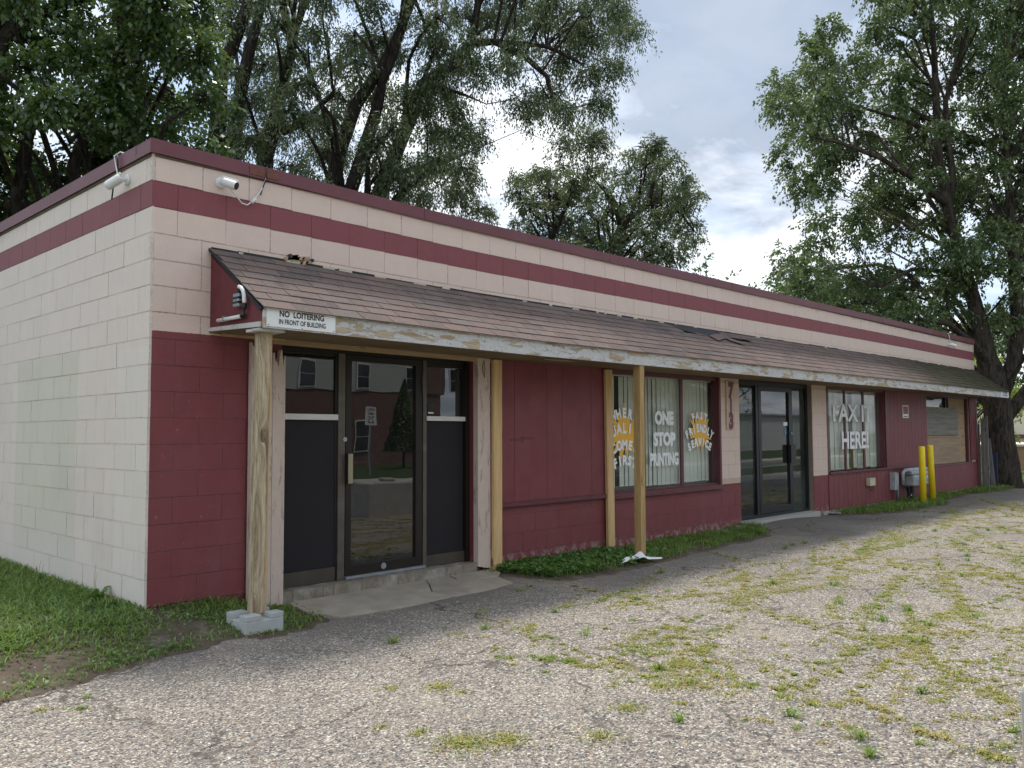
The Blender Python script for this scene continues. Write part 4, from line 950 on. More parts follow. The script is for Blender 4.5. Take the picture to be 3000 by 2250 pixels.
# flaking letters: some pieces have peeled away at the left
for txt_, x_t, z_t in (('FAX IT', 13.46, 1.49), ('HERE!', 13.56, .98)):
    q = MB(); put_text(q, txt_, x_t, z_t, .0635, .44, 1.42 if txt_[0] == 'F' else 1.15, .012); f2 = []
    for f_ in q.f:
        cx3 = sum(q.v[i][0] for i in f_)/len(f_)
        if z_t < 1.3 and cx3 < 12.95 and r3.random() < .5: continue
        if z_t > 1.3 and cx3 < 12.75 and r3.random() < .22: continue
        f2.append(f_)
    q.f = f2; q.build('window_lettering', M['vinylw'], W2, warp=True, label='flaking white lettering '+txt_)
blind(12.20, 15.2, .165, .60, 2.03, [(13.5, 13.58), (14.62, 14.72)], 'pale vertical blind behind the FAX IT HERE! window', .21, 8)
# ---- siding boards
xs3 = np.arange(14.962, 21.2, .203)
for i, a in enumerate(xs3):
    b_ = min(a+.203, XE)-.006
    if b_-a < .03: continue
    for (za, zb) in ([(.577, 2.106)] if (a < 17.25 or a > 20.5) else []):
        MB().box(a, b_ if not (a < 17.36 < b_) else 17.355, -.016, .0055, za, zb).build('siding_board', M['redpaint'], B, warp=True)
a = 12.135
while a < XE:
    b_ = min(a+.197, XE)
    MB().box(a, b_, -.016, .0055, -.10, .534 if a < 17.3 else .50).build('siding_board', M['redpaint'], B, warp=True); a += .203
MB().box(20.52, 20.58, -.022, .004, .50, 2.106).build('siding_board', M['redtrim'], B, warp=True)
MB().box(21.0, XE+.012, -.024, .02, -.1, 2.106).build('corner_board', M['redtrim'], B, warp=True)
MB().box(11.9, XE, -.008, .005, -.3, -.101).build('foundation', M['concrete'], B)
# ---- boarded window three
W3 = MB().box(17.36, 20.52, .02, .17, 2.06, 2.108).box(17.36, 17.42, .02, .17, .54, 2.06).box(20.44, 20.52, .02, .17, .54, 2.06).build('window', M['redtrim'], B, warp=True, label='end window boarded over with plywood and planks')
fr('sill', M['redtrim'], 17.345, 20.56, -.035, .17, .502, .538, W3)
fr('pane', M['glassw'], 17.42, 19.3, .14, .144, .54, 2.06, W3); fr('mullion', M['ink'], 19.05, 19.15, .10, .139, 1.7, 2.06, W3)
fr('plywood_sheet', M['ply'], 17.43, 19.93, .06, .075, .542, 1.14, W3); fr('batten', M['ply'], 17.43, 19.93, .052, .0745, 1.146, 1.185, W3)
zz_ = [1.20, 1.325, 1.45, 1.58, 1.705, 1.835]
for i in range(5): fr('board', M['greyboard'], 17.40, 19.78+.03*(i % 2), .045, .066, zz_[i], zz_[i+1]-.005, W3)
for (a, b_, c_, d_) in ((19.22, 20.43, 1.72, 2.058), (19.85, 20.43, 1.36, 1.712), (19.87, 20.43, 1.165, 1.353), (19.88, 20.43, .95, 1.158), (19.935, 20.43, .542, .943)): fr('osb_piece', M['osb'], a, b_, .08, .095, c_, d_, W3)

# ---- signs
def no_loiter(x0, x1, y, label):
    S = thing('no_loitering_sign', label, 'sign', ((x0+x1)/2, y, 2.09), 'no loitering signs on the fascia')
    fr('sign_plate', M['signw'], x0, x1, y-.004, y, 2.094, 2.236, S)
    q = MB(); w_ = x1-x0; cx4 = (x0+x1)/2
    put_text(q, 'NO  LOITERING', cx4, 2.176, y-.0052, .062*w_/.6, .88, .0022); put_text(q, 'IN FRONT OF BUILDING', cx4+.005, 2.120, y-.0052, .052*w_/.6, .72, .0014)
    q.build('sign_text', M['ink'], S, warp=True)
    for sx_, sz in ((x0+.015, 2.105), (x1-.015, 2.105), (cx4, 2.10)): MB().tube([(sx_, y-.004, sz), (sx_, y-.0065, sz)], .004, 8).build('screw', M['ink'], S, warp=True)
no_loiter(.505, 1.108, -.832, 'white NO LOITERING sign at the near left end of the fascia')
no_loiter(20.42, 21.10, -.760, 'small white NO LOITERING sign at the far right end of the fascia')
S = thing('notice_sign', 'small red black and white notice on the maroon siding', 'sign', (16.03, -.02, 1.57))
fr('sign_plate', M['signw'], 15.86, 16.20, -.024, -.0165, 1.565, 1.825, S); fr('red_print', M['signred'], 15.885, 16.175, -.0255, -.0245, 1.675, 1.808, S)
fr('black_print', M['ink'], 15.885, 16.175, -.0255, -.0245, 1.650, 1.673, S); fr('black_print', M['ink'], 15.90, 16.16, -.0255, -.0245, 1.585, 1.602, S)

# ---- cameras
def sec_camera(base, n, aim, label, ln=.125, rad=.036):
    T = thing('security_camera', label, 'security camera', base, 'white bullet security cameras on the parapet')
    base = Vector(base); n = Vector(n); aim = Vector(aim).normalized()
    MB().tube([base+n*.0, base+n*.012, base+n*.018], [.045, .045, .038], 20).build('mount_plate', M['white'], T, smooth=False)
    j = base+n*.075-Vector((0, 0, .0))
    MB().tube([base+n*.015, base+n*.05, j], [.022, .018, .022], 12).build('arm', M['white'], T)
    c0 = j-aim*.03+Vector((0, 0, -.01))
    MB().tube([c0, c0+aim*.02, c0+aim*ln, c0+aim*(ln+.015)], [rad*.75, rad, rad, rad*.95], 20).build('camera_body', M['white'], T)
    MB().tube([c0+aim*(ln+.0151), c0+aim*(ln+.018)], [rad*.86, rad*.84], 20).build('lens', M['black'], T)
    up = Vector((0, 0, 1)); MB().tube([c0+aim*.01+up*(rad+.003), c0+aim*(ln+.03)+up*(rad+.003)], [.012, .012], 6).build('sun_shade', M['white'], T)
    return j
sec_camera((.555, -.002, 3.345), (0, -1, 0), (.50, -.78, -.34), 'white bullet camera on the front parapet near the corner')
sec_camera((-.002, .45, 3.345), (-1, 0, 0), (-.45, .62, -.42), 'white bullet camera on the side wall near the corner')
sec_camera((19.05, -.002, 3.36), (0, -1, 0), (.5, -.8, -.35), 'white bullet camera at the far end of the front parapet')
def cable(pts, r_, m, label, name='cable'): return tag(MB().tube(pts, r_, 6).build(name, m, None, smooth=True), label, 'cable')
cable([(-.07, .48, 3.35), (-.05, .55, 3.42), (-.045, .60, 3.50), (-.05, .62, 3.57), (-.02, .58, 3.60), (.04, .55, 3.585)], .006, M['white'], 'white cable looping over the side parapet to its camera')
cable([(-.045, .57, 3.57), (-.045, .56, 3.50), (-.035, .575, 3.44)], .007, M['ink'], 'black cable hanging on the side coping')
cable([(-.06, .60, 3.30), (-.05, .64, 3.26), (-.05, .65, 3.215)], .006, M['ink'], 'short black cable end below the side wall camera')
cable([(.60, -.06, 3.31), (.66, -.05, 3.26), (.73, -.035, 3.205), (.78, -.03, 3.20), (.83, -.03, 3.24), (.88, -.03, 3.31), (.93, -.03, 3.39), (.95, -.035, 3.46)], .006, M['white'], 'white cable sagging below the front corner camera')
cable([(.955, -.04, 3.56), (.953, -.04, 3.46), (.92, -.03, 3.37), (.905, -.025, 3.31)], .006, M['ink'], 'black cable hanging over the front coping')
cable([(.82, -.035, 3.225), (.855, -.035, 3.268)], .014, M['white'], 'white plug on the sagging front cable')
cable([(19.05, -.04, 3.40), (19.02, -.06, 3.48), (19.0, -.05, 3.58), (18.95, -.04, 3.62)], .008, M['white'], 'white cable rising from the far end camera')
MB().box(-.002+.35, .42, .25, .27, 3.572, 3.66).build('roof_stub', M['fence'], None); tag(bpy.data.objects['roof_stub'], 'small grey wood stub above the corner coping', 'board')

# ---- service equipment on the gable
T = thing('electric_service', 'taped grey box with white conduit elbow on the red gable', 'electrical box', (.46, -.5, 2.2))
q = MB(); q.box(.44, .484, -.535, -.445, 2.262, 2.365); q.build('box_body', M['metal'], T, bevel=.008)
for z in (2.335, 2.30): MB().box(.436, .4845, -.537, -.443, z-.012, z+.003).build('tape_band', M['black'], T)
MB().tube([(.462, -.50, 2.365), (.462, -.505, 2.395), (.462, -.515, 2.405)], .016, 10).build('gland', M['black'], T)
MB().tube([(.455, -.515, 2.415), (.455, -.545, 2.405), (.455, -.575, 2.38), (.455, -.592, 2.345), (.455, -.598, 2.30), (.455, -.60, 2.275)], .0155, 12).build('white_conduit', M['rubberw'], T, smooth=True)
MB().tube([(.455, -.60, 2.28), (.455, -.60, 2.25), (.455, -.592, 2.22), (.455, -.588, 2.195), (.455, -.56, 2.183)], [.019, .017, .008, .017, .018], 10).build('black_fitting', M['black'], T)
MB().tube([(.455, -.56, 2.185), (.455, -.19, 2.186)], .0155, 12).build('white_conduit', M['rubberw'], T, smooth=True)
MB().box(.438, .484, -.305, -.29, 2.165, 2.21).build('pipe_clip', M['metal'], T)
# ---- small box, gas meter
T = thing('outlet_box', 'cream electrical outlet box low on the maroon siding', 'electrical box', (13.93, -.05, .25))
fr('box_body', simple('cream_box', (.60, .55, .40), .5), 13.80, 14.06, -.10, -.0165, .255, .405, T, bevel=.01)
MB().tube([(14.05, -.04, .30), (14.11, -.04, .24), (14.10, -.04, .18), (14.0, -.03, .17)], .004, 6).build('lead', M['black'], T, smooth=True)
T = thing('gas_meter', 'grey twin gas meter set with pipes beside the yellow bollards', 'gas meter', (15.9, -.2, -.17))
fr('meter_body', M['meter'], 15.62, 16.10, -.30, -.08, .17, .40, T, bevel=.03); fr('meter_body', M['meter'], 16.24, 16.62, -.30, -.08, .18, .38, T, bevel=.03)
MB().tube([(15.36, -.16, .20), (15.36, -.16, .46), (15.45, -.18, .50), (15.62, -.2, .50), (16.1, -.2, .50), (16.6, -.2, .50), (16.66, -.2, .44)], [.03, .035, .045, .05, .05, .05, .03], 10).build('manifold', M['meter'], T, smooth=True)
fr('meter_top', M['meter'], 15.55, 16.15, -.27, -.1, .405, .49, T, bevel=.02); fr('regulator', M['meter'], 16.22, 16.60, -.27, -.1, .385, .46, T, bevel=.02)
for gx in (15.86, 16.42):
    MB().tube([(gx, -.301, .29), (gx, -.318, .29)], .045, 14).build('dial', M['white'], T); MB().tube([(gx, -.3185, .29), (gx, -.320, .29)], .03, 14).build('dial_face', M['black'], T)
fr('yellow_tag', simple('yellow_tag', (.6, .55, .2), .6), 16.32, 16.47, -.278, -.272, .40, .47, T)
MB().tube([(15.20, -.1, -.18), (15.20, -.1, .46)], .028, 10).build('riser_pipe', M['metal'], T, smooth=True)
fr('side_box', M['meter'], 15.02, 15.14, -.12, -.02, .12, .47, T)
MB().tube([(15.50, -.2, .16), (15.52, -.2, .04), (15.56, -.2, -.02), (15.52, -.2, -.08), (15.54, -.2, -.2)], [.04, .025, .04, .025, .03], 8).build('riser_pipe', M['black'], T)
MB().tube([(15.72, -.2, .17), (15.74, -.2, .05), (15.70, -.2, -.05), (15.74, -.2, -.2)], [.03, .04, .025, .03], 8).build('riser_pipe', M['black'], T)
MB().tube([(15.52, -.2, -.03), (15.72, -.2, -.01)], .018, 8).build('cross_pipe', M['metal'], T)
# ---- bollards
for (x, y, dx, dy, lab, top) in ((15.17, -.60, .0, 0, 'left yellow bollard in the grass near the gas meter', 1.0), (15.87, -.56, -.09, .0, 'right yellow bollard leaning slightly beside its twin', 1.015)):
    T = thing('bollard', lab, 'bollard', (x, y, G(x, y)), 'yellow bollards guarding the gas meter')
    z0 = G(x, y)-.05
    MB().tube([(x, y, z0), (x+dx, y+dy, top-.02), (x+dx, y+dy, top-.006), (x+dx, y+dy, top)], [.062, .062, .056, .04], 20).build('bollard_sleeve', M['yellow'], T, smooth=True)
# ---- rag
def rag():
    r_ = random.Random(12); q = MB(); n = 16
    path_ = [(4.90, -.80, .02), (5.0, -.80, .05), (5.06, -.76, .03), (5.14, -.78, .045), (5.20, -.80, .10), (5.24, -.80, .03), (5.28, -.86, .015), (5.38, -.93, .01)]
    path_ = [(5.1+(x-5.1)*1.25-.02, y-.03, z*1.3+.03) for x, y, z in path_]
    wd = [.03, .07, .05, .07, .17, .13, .05, .02]
    for i, (x, y, z) in enumerate(path_):
        g_ = G(x, y)+.02
        for k in range(5):
            s_ = (k-2)/2; q.v.append((x+s_*wd[i]*.25+r_.uniform(-.006, .006), y+s_*wd[i]*.5, g_+z*(1-.5*abs(s_))+r_.uniform(-.008, .012)))
    for i in range(len(path_)-1):
        for k in range(4): a = i*5+k; q.f.append((a, a+1, a+6, a+5))
    o = q.build('cloth_scrap', M['cloth'], None, smooth=False)
    sb = o.modifiers.new('s', 'SUBSURF'); sb.levels = 2; sb.render_levels = 2; so = o.modifiers.new('t', 'SOLIDIFY'); so.thickness = .003
    tag(o, 'crumpled white rag lying in the grass by the brown square post', 'rag')
rag()
# ---- dock weed by the side wall
def dock(x, y, s, label, seed):
    T = thing('dock_plant', label, 'weed', (x, y, G(x, y)+.02)); r_ = random.Random(seed); z = G(x, y)+.02
    for k in range(9):
        a = r_.uniform(0, 6.28); L = s*r_.uniform(.5, 1); w_ = L*.2; d_ = Vector((math.cos(a), math.sin(a), 0)); sd_ = Vector((-d_.y, d_.x, 0)); q = MB()
        pts = [(0, 0, .3), (.3, .35, .8), (.6, .6, 1), (.85, .65, .6), (1.0, .55, .05)]
        for (u, h_, ww) in pts:
            c_ = Vector((x, y, z))+d_*(u*L*.7)+Vector((0, 0, h_*L*1.1)); q.v += [tuple(c_-sd_*w_*ww), tuple(c_+sd_*w_*ww)]
        for i in range(4): q.f.append((2*i, 2*i+1, 2*i+3, 2*i+2))
        q.build('leaf', M['clover'], T)
    for k in range(2):
        px = x+r_.uniform(-.05, .02); MB().tube([(px, y, z), (px-.01, y+.02, z+s*.9), (px+.0, y+.01, z+s*r_.uniform(1.3, 1.9))], [.003, .002, .001], 4).build('stalk', M['weed'], T)
dock(-.10, .62, .17, 'broad leaved dock weed against the side wall near the corner', 3)
dock(-.12, .28, .09, 'small broad leaved weed at the foot of the wall corner', 5)
dock(-.10, 1.9, .12, 'leafy weed with dry stalks halfway along the side wall', 7)
dock(-.12, 3.2, .13, 'leafy weed at the far visible end of the side wall', 9)

# ---- leaning fence boards at the far end
T = thing('broken_fence', 'grey weathered fence boards with splintered tops at the building end', 'fence', (21.3, -.1, -.2))
def jag(x0, x1, y0, y1, z0, z1, m, seed, nt=.15):
    r_ = random.Random(seed); n = 6; pts = [(y0, z0), (y1, z0)]
    for i in range(n+1):
        pts.append((y1-(y1-y0)*i/n, z1-nt*r_.random()*(1 if i % 2 else .1)))
    MB().prism(pts[::-1], x0, x1, 'x').build('fence_board', m, T)
jag(21.20, 21.24, -.045, .10, -.25, 1.50, M['fence'], 2, .05); jag(21.10, 21.15, -.26, -.10, -.25, 1.68, M['fence'], 3, .2)
MB().obox((21.45, -.22, .45), (.012, 0, 0), (0, .05, 0), (0, .05, .66)).build('fence_board', M['fence'], T)
MB().obox((21.25, -.19, 1.65), (.012, 0, 0), (0, .012, 0), (0, .0, .2)).build('fence_stake', simple('rusty_stake', (.16, .06, .04), .8), T)
MB().obox((21.6, -.2, .3), (.02, 0, 0), (0, .13, 0), (0, 0, .45)).build('tarp_bundle', M['tarp'], T)

# ------------------------------------------------------------------ background right
T = thing('cream_building', 'cream walled flat building behind the big tree trunk', 'building', (48, 4, -.3))
MB().box(41.6, 54, -6.5, 7.2, -.3, 2.28).build('wall', M['creamwall'], T); MB().box(41.4, 54.2, -6.7, 7.4, 2.29, 2.40).build('roof', M['black'], T)
MB().box(41.5, 41.58, -6.4, 7.1, .98, 1.14).build('band', M['plum'], T)
MB().box(41.35, 41.58, 2.6, 2.9, 1.0, 2.2).build('red_sign', M['signred'], T)
T = thing('tan_brick_building', 'low tan brick wall building at the right edge behind the tree', 'building', (36, 1, -.6))
MB().box(33.6, 40, -2.5, 5.4, -.8, .72).build('wall', M['tanbrick'], T); MB().box(33.5, 40.1, -2.6, 5.5, .721, .80).build('coping', M['creamwall'], T)

# ------------------------------------------------------------------ the street behind the camera (seen in the panes)
def flat(name, x0, x1, y0, y1, z, m, kind='structure'):
    return MB().box(x0, x1, y0, y1, z-.12, z).build(name, m, None, kind=kind)
flat('near_pavement', -60, 90, -8.0, -5.9, -.20, M['walk']); flat('near_verge', -60, 90, -11.2, -8.0, -.21, M['turf'])
flat('kerb', -60, 90, -11.4, -11.2, -.20, M['walk']); flat('road', -60, 90, -14.6, -11.4, -.32, M['asph'])
flat('far_kerb', -60, 90, -14.8, -14.6, -.20, M['walk']); flat('far_pavement', -60, 90, -16.6, -14.8, -.20, M['walk']); flat('far_verge', -60, 90, -27.5, -16.6, -.22, M['turf'])
T = thing('apartment_building', 'brick and grey siding apartment block across the street', 'building', (15, -30, -.3))
MB().box(-12, 28, -40, -28.0, -.4, 3.45).build('brick_wall', M['brick'], T); MB().box(-12.1, 25.8, -40, -27.97, 3.46, 7.6).build('upper_wall', M['lap'], T)
MB().box(25.81, 28.2, -40, -27.9, 3.46, 7.9).build('brick_wall', M['brick'], T); MB().box(-12.5, 28.6, -40.4, -27.6, 7.91, 8.3).build('roof', M['roofgravel'], T)
q = MB(); z = 3.48
while z < 7.5: q.box(-12.1, 25.8, -27.968, -27.955, z, z+.10); z += .125
q.build('siding_boards', M['lap'], T, kind='stuff')
for i in range(-3, 3):
    x0 = 22.3+3.15*i
    for (za, zb) in ((3.62, 4.75), (.5, 1.9), (5.9, 7.0)):
        f_ = MB().box(x0-.06, x0+.86, -27.95, -27.90, za-.06, zb+.06).build('window', M['white'], T)
        MB().box(x0, x0+.8, -27.899, -27.885, za, (za+zb)/2-.02).box(x0, x0+.8, -27.899, -27.885, (za+zb)/2+.02, zb).build('pane', M['darkglass'], f_)
T = thing('white_garage', 'plain white building across the street right of the apartments', 'building', (70, -32, -.3))
MB().box(54, 86, -38, -27.6, -.4, 2.7).build('wall', simple('garage_white', (.6, .6, .6), .8), T); MB().box(53.8, 86.2, -38.2, -27.4, 2.71, 2.85).build('roof', M['walk'], T)
# speed limit sign
T = thing('speed_limit_sign', 'white SPEED LIMIT 25 sign on a thin post across the street', 'sign', (16.5, -19, -.3))
MB().tube([(16.5, -19, -.3), (16.5, -19, 2.3)], .025, 8).build('sign_post', M['metal'], T); MB().box(16.25, 16.75, -18.97, -18.96, 1.62, 2.28).build('sign_plate', M['signw'], T)
q = MB(); 
for s_, z_, sz in (('SPEED', 2.12, .14), ('LIMIT', 1.97, .14), ('25', 1.68, .34)):
    v, f = glyphs(s_, sz, .003)
    b0 = len(q.v); q.v += [(16.5-p_[0], -18.955, z_+p_[1]) for p_ in v]; q.f += [tuple(b0+i for i in f_) for f_ in f]
q.build('sign_text', M['ink'], T)
# concrete barrier blocks
def cblock(x0, x1, y0, y1, label):
    T = thing('concrete_barrier', label, 'concrete block', ((x0+x1)/2, (y0+y1)/2, -.2), 'grey concrete blocks along the lot edge')
    MB().box(x0, x1, y0, y1, -.22, .44).build('block_body', M['concrete'], T, bevel=.03)
    MB().box((x0+x1)/2-.12, (x0+x1)/2+.12, (y0+y1)/2-.1, (y0+y1)/2+.1, .441, .50).build('top_key', M['concrete'], T, bevel=.02)
cblock(.535, 1.8, -6.27, -5.655, 'grey concrete barrier block cut by the right edge of the picture')
cblock(6.35, 7.6, -6.1, -5.5, 'grey concrete barrier block at the far lot edge opposite the first door')

# ------------------------------------------------------------------ trees
def foliage(name, m, parent, clumps, n_leaf, ll, lw, droop, seed, branch_m, limbs, twig_len=1.0, tri=False, flat=.75):
    r_ = np.random.RandomState(seed); C_ = np.array(clumps, float); c = C_[:, :3]; rad = C_[:, 3]
    wgt = rad**2; wgt /= wgt.sum(); per_twig = 22
    nt = max(1, n_leaf//per_twig); idx = r_.choice(len(c), nt, p=wgt)
    dirs = r_.randn(nt, 3); dirs[:, 2] *= .8; dirs /= np.linalg.norm(dirs, axis=1)[:, None]
    st = c[idx]+dirs*(rad[idx]*r_.uniform(.05, .75, nt))[:, None]
    L = rad[idx]*r_.uniform(.35, .75, nt)*twig_len
    d2 = dirs+r_.randn(nt, 3)*.45; d2 /= np.linalg.norm(d2, axis=1)[:, None]
    # keep foliage clear of the building
    tpar = r_.rand(nt, per_twig)
    pts = st[:, None, :]+d2[:, None, :]*(L[:, None]*tpar)[:, :, None]
    pts[:, :, 2] -= droop*(L[:, None]*tpar**2)*1.2
    pts += r_.randn(nt, per_twig, 3)*(.035+.02*rad[idx][:, None, None])
    tan = d2[:, None, :]+np.array([0, 0, -1.0])*(droop*2.2*tpar)[:, :, None]
    P = pts.reshape(-1, 3); tg = tan.reshape(-1, 3); n = len(P)
    ax = tg/np.linalg.norm(tg, axis=1)[:, None]+r_.randn(n, 3)*.55+np.array([0, 0, -.35]); ax /= np.linalg.norm(ax, axis=1)[:, None]
    rn = r_.randn(n, 3)*flat+np.array([0, 0, 1.0]); sd_ = np.cross(ax, rn); sd_ /= np.linalg.norm(sd_, axis=1)[:, None]+1e-9
    nn = np.cross(sd_, ax)
    s = (ll*r_.uniform(.6, 1.2, n))[:, None]; w_ = (lw*r_.uniform(.7, 1.2, n))[:, None]
    V = np.stack([P, P+ax*s*.45+sd_*w_*.5-nn*w_*.12, P+ax*s-nn*w_*.15, P+ax*s*.45-sd_*w_*.5-nn*w_*.12], 1).reshape(-1, 3)
    keep = ~((P[:, 0] > -.3) & (P[:, 0] < 21.5) & (P[:, 1] > -.9) & (P[:, 1] < 9.8) & (P[:, 2] < 3.9))
    b_ = np.arange(n)[keep]*4; F = np.stack([b_, b_+1, b_+2, b_+3], 1)
    link('crown', mesh_np('crown', V, F), m, parent)
    # twigs
    k = r_.choice(nt, min(nt, 1+nt//5), replace=False); q = MB()
    tv = []; tf = []
    for i_ in k:
        a = st[i_]; prev = None; rr = .007
        base = len(tv)
        for u in (0, .5, 1.0):
            p_ = a+d2[i_]*L[i_]*u; p_ = p_-np.array([0, 0, droop*L[i_]*u*u*1.2]); w3 = rr*(1.25-u)
            tv += [p_+(w3, 0, 0), p_+(-w3*.5, w3*.87, 0), p_+(-w3*.5, -w3*.87, 0)]
        for s0 in (0, 3):
            for j in range(3): tf.append((base+s0+j, base+s0+(j+1) % 3, base+s0+3+(j+1) % 3, base+s0+3+j))
    # boughs from the nearest limb to each clump
    nodes = [np.array(p_) for l_ in limbs for p_ in l_]
    fine = []
    for l_ in limbs:
        for a, b2 in zip(l_[:-1], l_[1:]):
            for u in np.linspace(0, 1, 6): fine.append([a[i]*(1-u)+b2[i]*u for i in range(4)])
    fine = np.array(fine)
    for ci, cc in enumerate(c):
        hd = np.linalg.norm(fine[:, :2]-cc[:2], axis=1); dd = np.linalg.norm(fine[:, :3]-cc, axis=1)+np.maximum(0, fine[:, 2]-cc[2]+.75*hd)*1.2; j = int(np.argmin(dd)); a = fine[j]
        dj = np.linalg.norm(a[:3]-cc)
        if dj < .2: continue
        mid = (a[:3]+cc)/2+np.array([0, 0, .12*dj])+r_.randn(3)*.08*dj; r0_ = min(a[3]*.55, .012+.016*dj)
        q.tube([a[:3], (a[:3]*.6+mid*.4), mid, (mid+cc)/2+r_.randn(3)*.05*dj, cc], [r0_, r0_*.85, r0_*.7, r0_*.5, r0_*.3], 5, False)
        for kk in range(4):
            dv = r_.randn(3); dv[2] = dv[2]*.6-droop*.4; dv /= np.linalg.norm(dv); q.tube([cc-dv*.05, cc+dv*rad[ci]*.55, cc+dv*rad[ci]*.95+np.array([0, 0, -droop*.25*rad[ci]])], [r0_*.35+.003, r0_*.25+.002, .003], 4, False)
    q.add([tuple(v_) for v_ in tv], tf)
    q.build('branches', branch_m, parent, smooth=True)
def tree(name, label, limbs, clumps, n, ll, lw, droop, lm, bm, seed, cat='tree', group=None, **k):
    base = limbs[0][0] if limbs else clumps[0]
    T = thing(name, label, cat, (base[0], base[1], -.3), group)
    q = MB()
    for l_ in limbs:
        # subdivide and wobble
        pts = []; rs_ = []; r_ = random.Random(seed)
        for a, b_ in zip(l_[:-1], l_[1:]):
            for u in (0, .5): pts.append(tuple(a[i]*(1-u)+b_[i]*u+(r_.gauss(0, a[3]*.10) if u else 0) for i in range(3))); rs_.append((a[3]*(1-u)+b_[3]*u)*r_.uniform(.95, 1.06))
        pts.append(l_[-1][:3]); rs_.append(l_[-1][3]); q.tube(pts, rs_, 12)
    if limbs: q.build('trunk', bm, T, smooth=True)
    foliage(name, lm, T, clumps, n, ll, lw, droop, seed, bm, limbs, **k)
    return T
T_L1 = [(0.09,7.63,4.58,0.35),(1.06,5.86,6.51,0.43),(-0.16,7.88,9.1,0.39),(1.53,4.14,8.32,0.39),(0.55,7.9,4.17,0.32),(-0.21,8.69,6.47,0.39),(-0.4,4.22,5.61,0.27),(0.41,4.43,5.62,0.29),(0.5,7.2,9.14,0.41),(1.93,6.56,8.55,0.49),(-0.1,7.38,7.24,0.43),(1.64,3.57,4.92,0.35),(0.37,3.49,4.92,0.27),(1.3,3.16,5.88,0.33),(1.38,4.21,5.0,0.34),(1.01,5.39,4.67,0.35),(0.25,3.47,7.26,0.34),(0.52,5.55,7.63,0.44),(2.26,5.7,6.35,0.35),(0.84,4.15,5.84,0.34),(-0.32,7.07,4.28,0.32),(0.48,5.85,6.84,0.39),(-0.81,5.33,6.71,0.34),(0.4,6.84,4.52,0.31),(-0.48,7.81,8.99,0.35),(-0.38,5.88,5.2,0.27),(-0.41,4.97,5.39,0.29),(1.29,3.95,5.94,0.34),(-0.62,6.42,6.44,0.3),(1.01,5.58,7.65,0.43),(-0.42,5.01,4.54,0.35),(1.07,3.7,5.38,0.4),(-0.0,5.75,5.15,0.36),(-0.07,4.09,4.79,0.28),(2.46,5.06,8.99,0.48),(1.52,6.36,8.38,0.49),(0.11,5.22,5.75,0.4),(0.4,8.2,7.75,0.47),(0.54,6.42,7.77,0.44),(2.81,5.16,7.45,0.44),(-0.25,4.45,4.42,0.26),(2.51,4.79,7.93,0.41),(2.75,5.7,6.12,0.49),(1.83,3.16,5.85,0.38),(0.83,3.25,7.16,0.37),(-0.53,5.34,7.11,0.37),(-0.03,8.62,8.01,0.41),(0.84,4.09,5.19,0.26),(0.09,6.21,8.22,0.29),(2.38,5.82,9.07,0.35),(1.25,2.84,6.17,0.32),(2.68,5.34,8.63,0.32),(0.74,7.18,4.32,0.47),(1.8,3.79,6.06,0.32),(1.43,5.05,6.54,0.29),(0.33,4.56,5.1,0.25),(0.81,6.67,5.32,0.41),(1.78,2.74,5.19,0.29),(0.3,7.25,6.05,0.31),(-0.16,8.17,3.91,0.42),(0.24,8.5,4.43,0.34),(1.54,3.4,7.01,0.34),(1.27,6.42,4.53,0.41),(0.09,4.05,6.33,0.36),(1.09,5.01,6.94,0.34),(0.58,7.01,6.99,0.43),(0.27,5.18,8.18,0.34),(0.78,5.99,4.33,0.41),(1.53,5.34,5.45,0.36),(1.3,4.7,8.38,0.44),(1.09,3.63,5.09,0.28),(0.96,5.22,6.68,0.4),(0.29,7.92,5.0,0.37),(1.08,6.67,5.06,0.34),(0.98,3.12,6.23,0.3),(0.44,4.02,7.28,0.26),(-0.35,6.52,6.5,0.34),(0.12,7.6,7.96,0.39),(2.22,5.84,8.58,0.32),(0.06,7.88,6.75,0.48),(1.62,5.58,5.03,0.44),(-0.0,5.99,4.09,0.38),(1.91,5.45,5.07,0.43),(-0.3,7.95,8.71,0.39),(1.28,5.49,8.28,0.37),(0.42,5.89,4.8,0.37),(2.26,6.04,7.47,0.44),(1.51,6.21,9.06,0.4),(0.29,5.87,7.0,0.38),(1.69,2.45,4.46,0.26)]
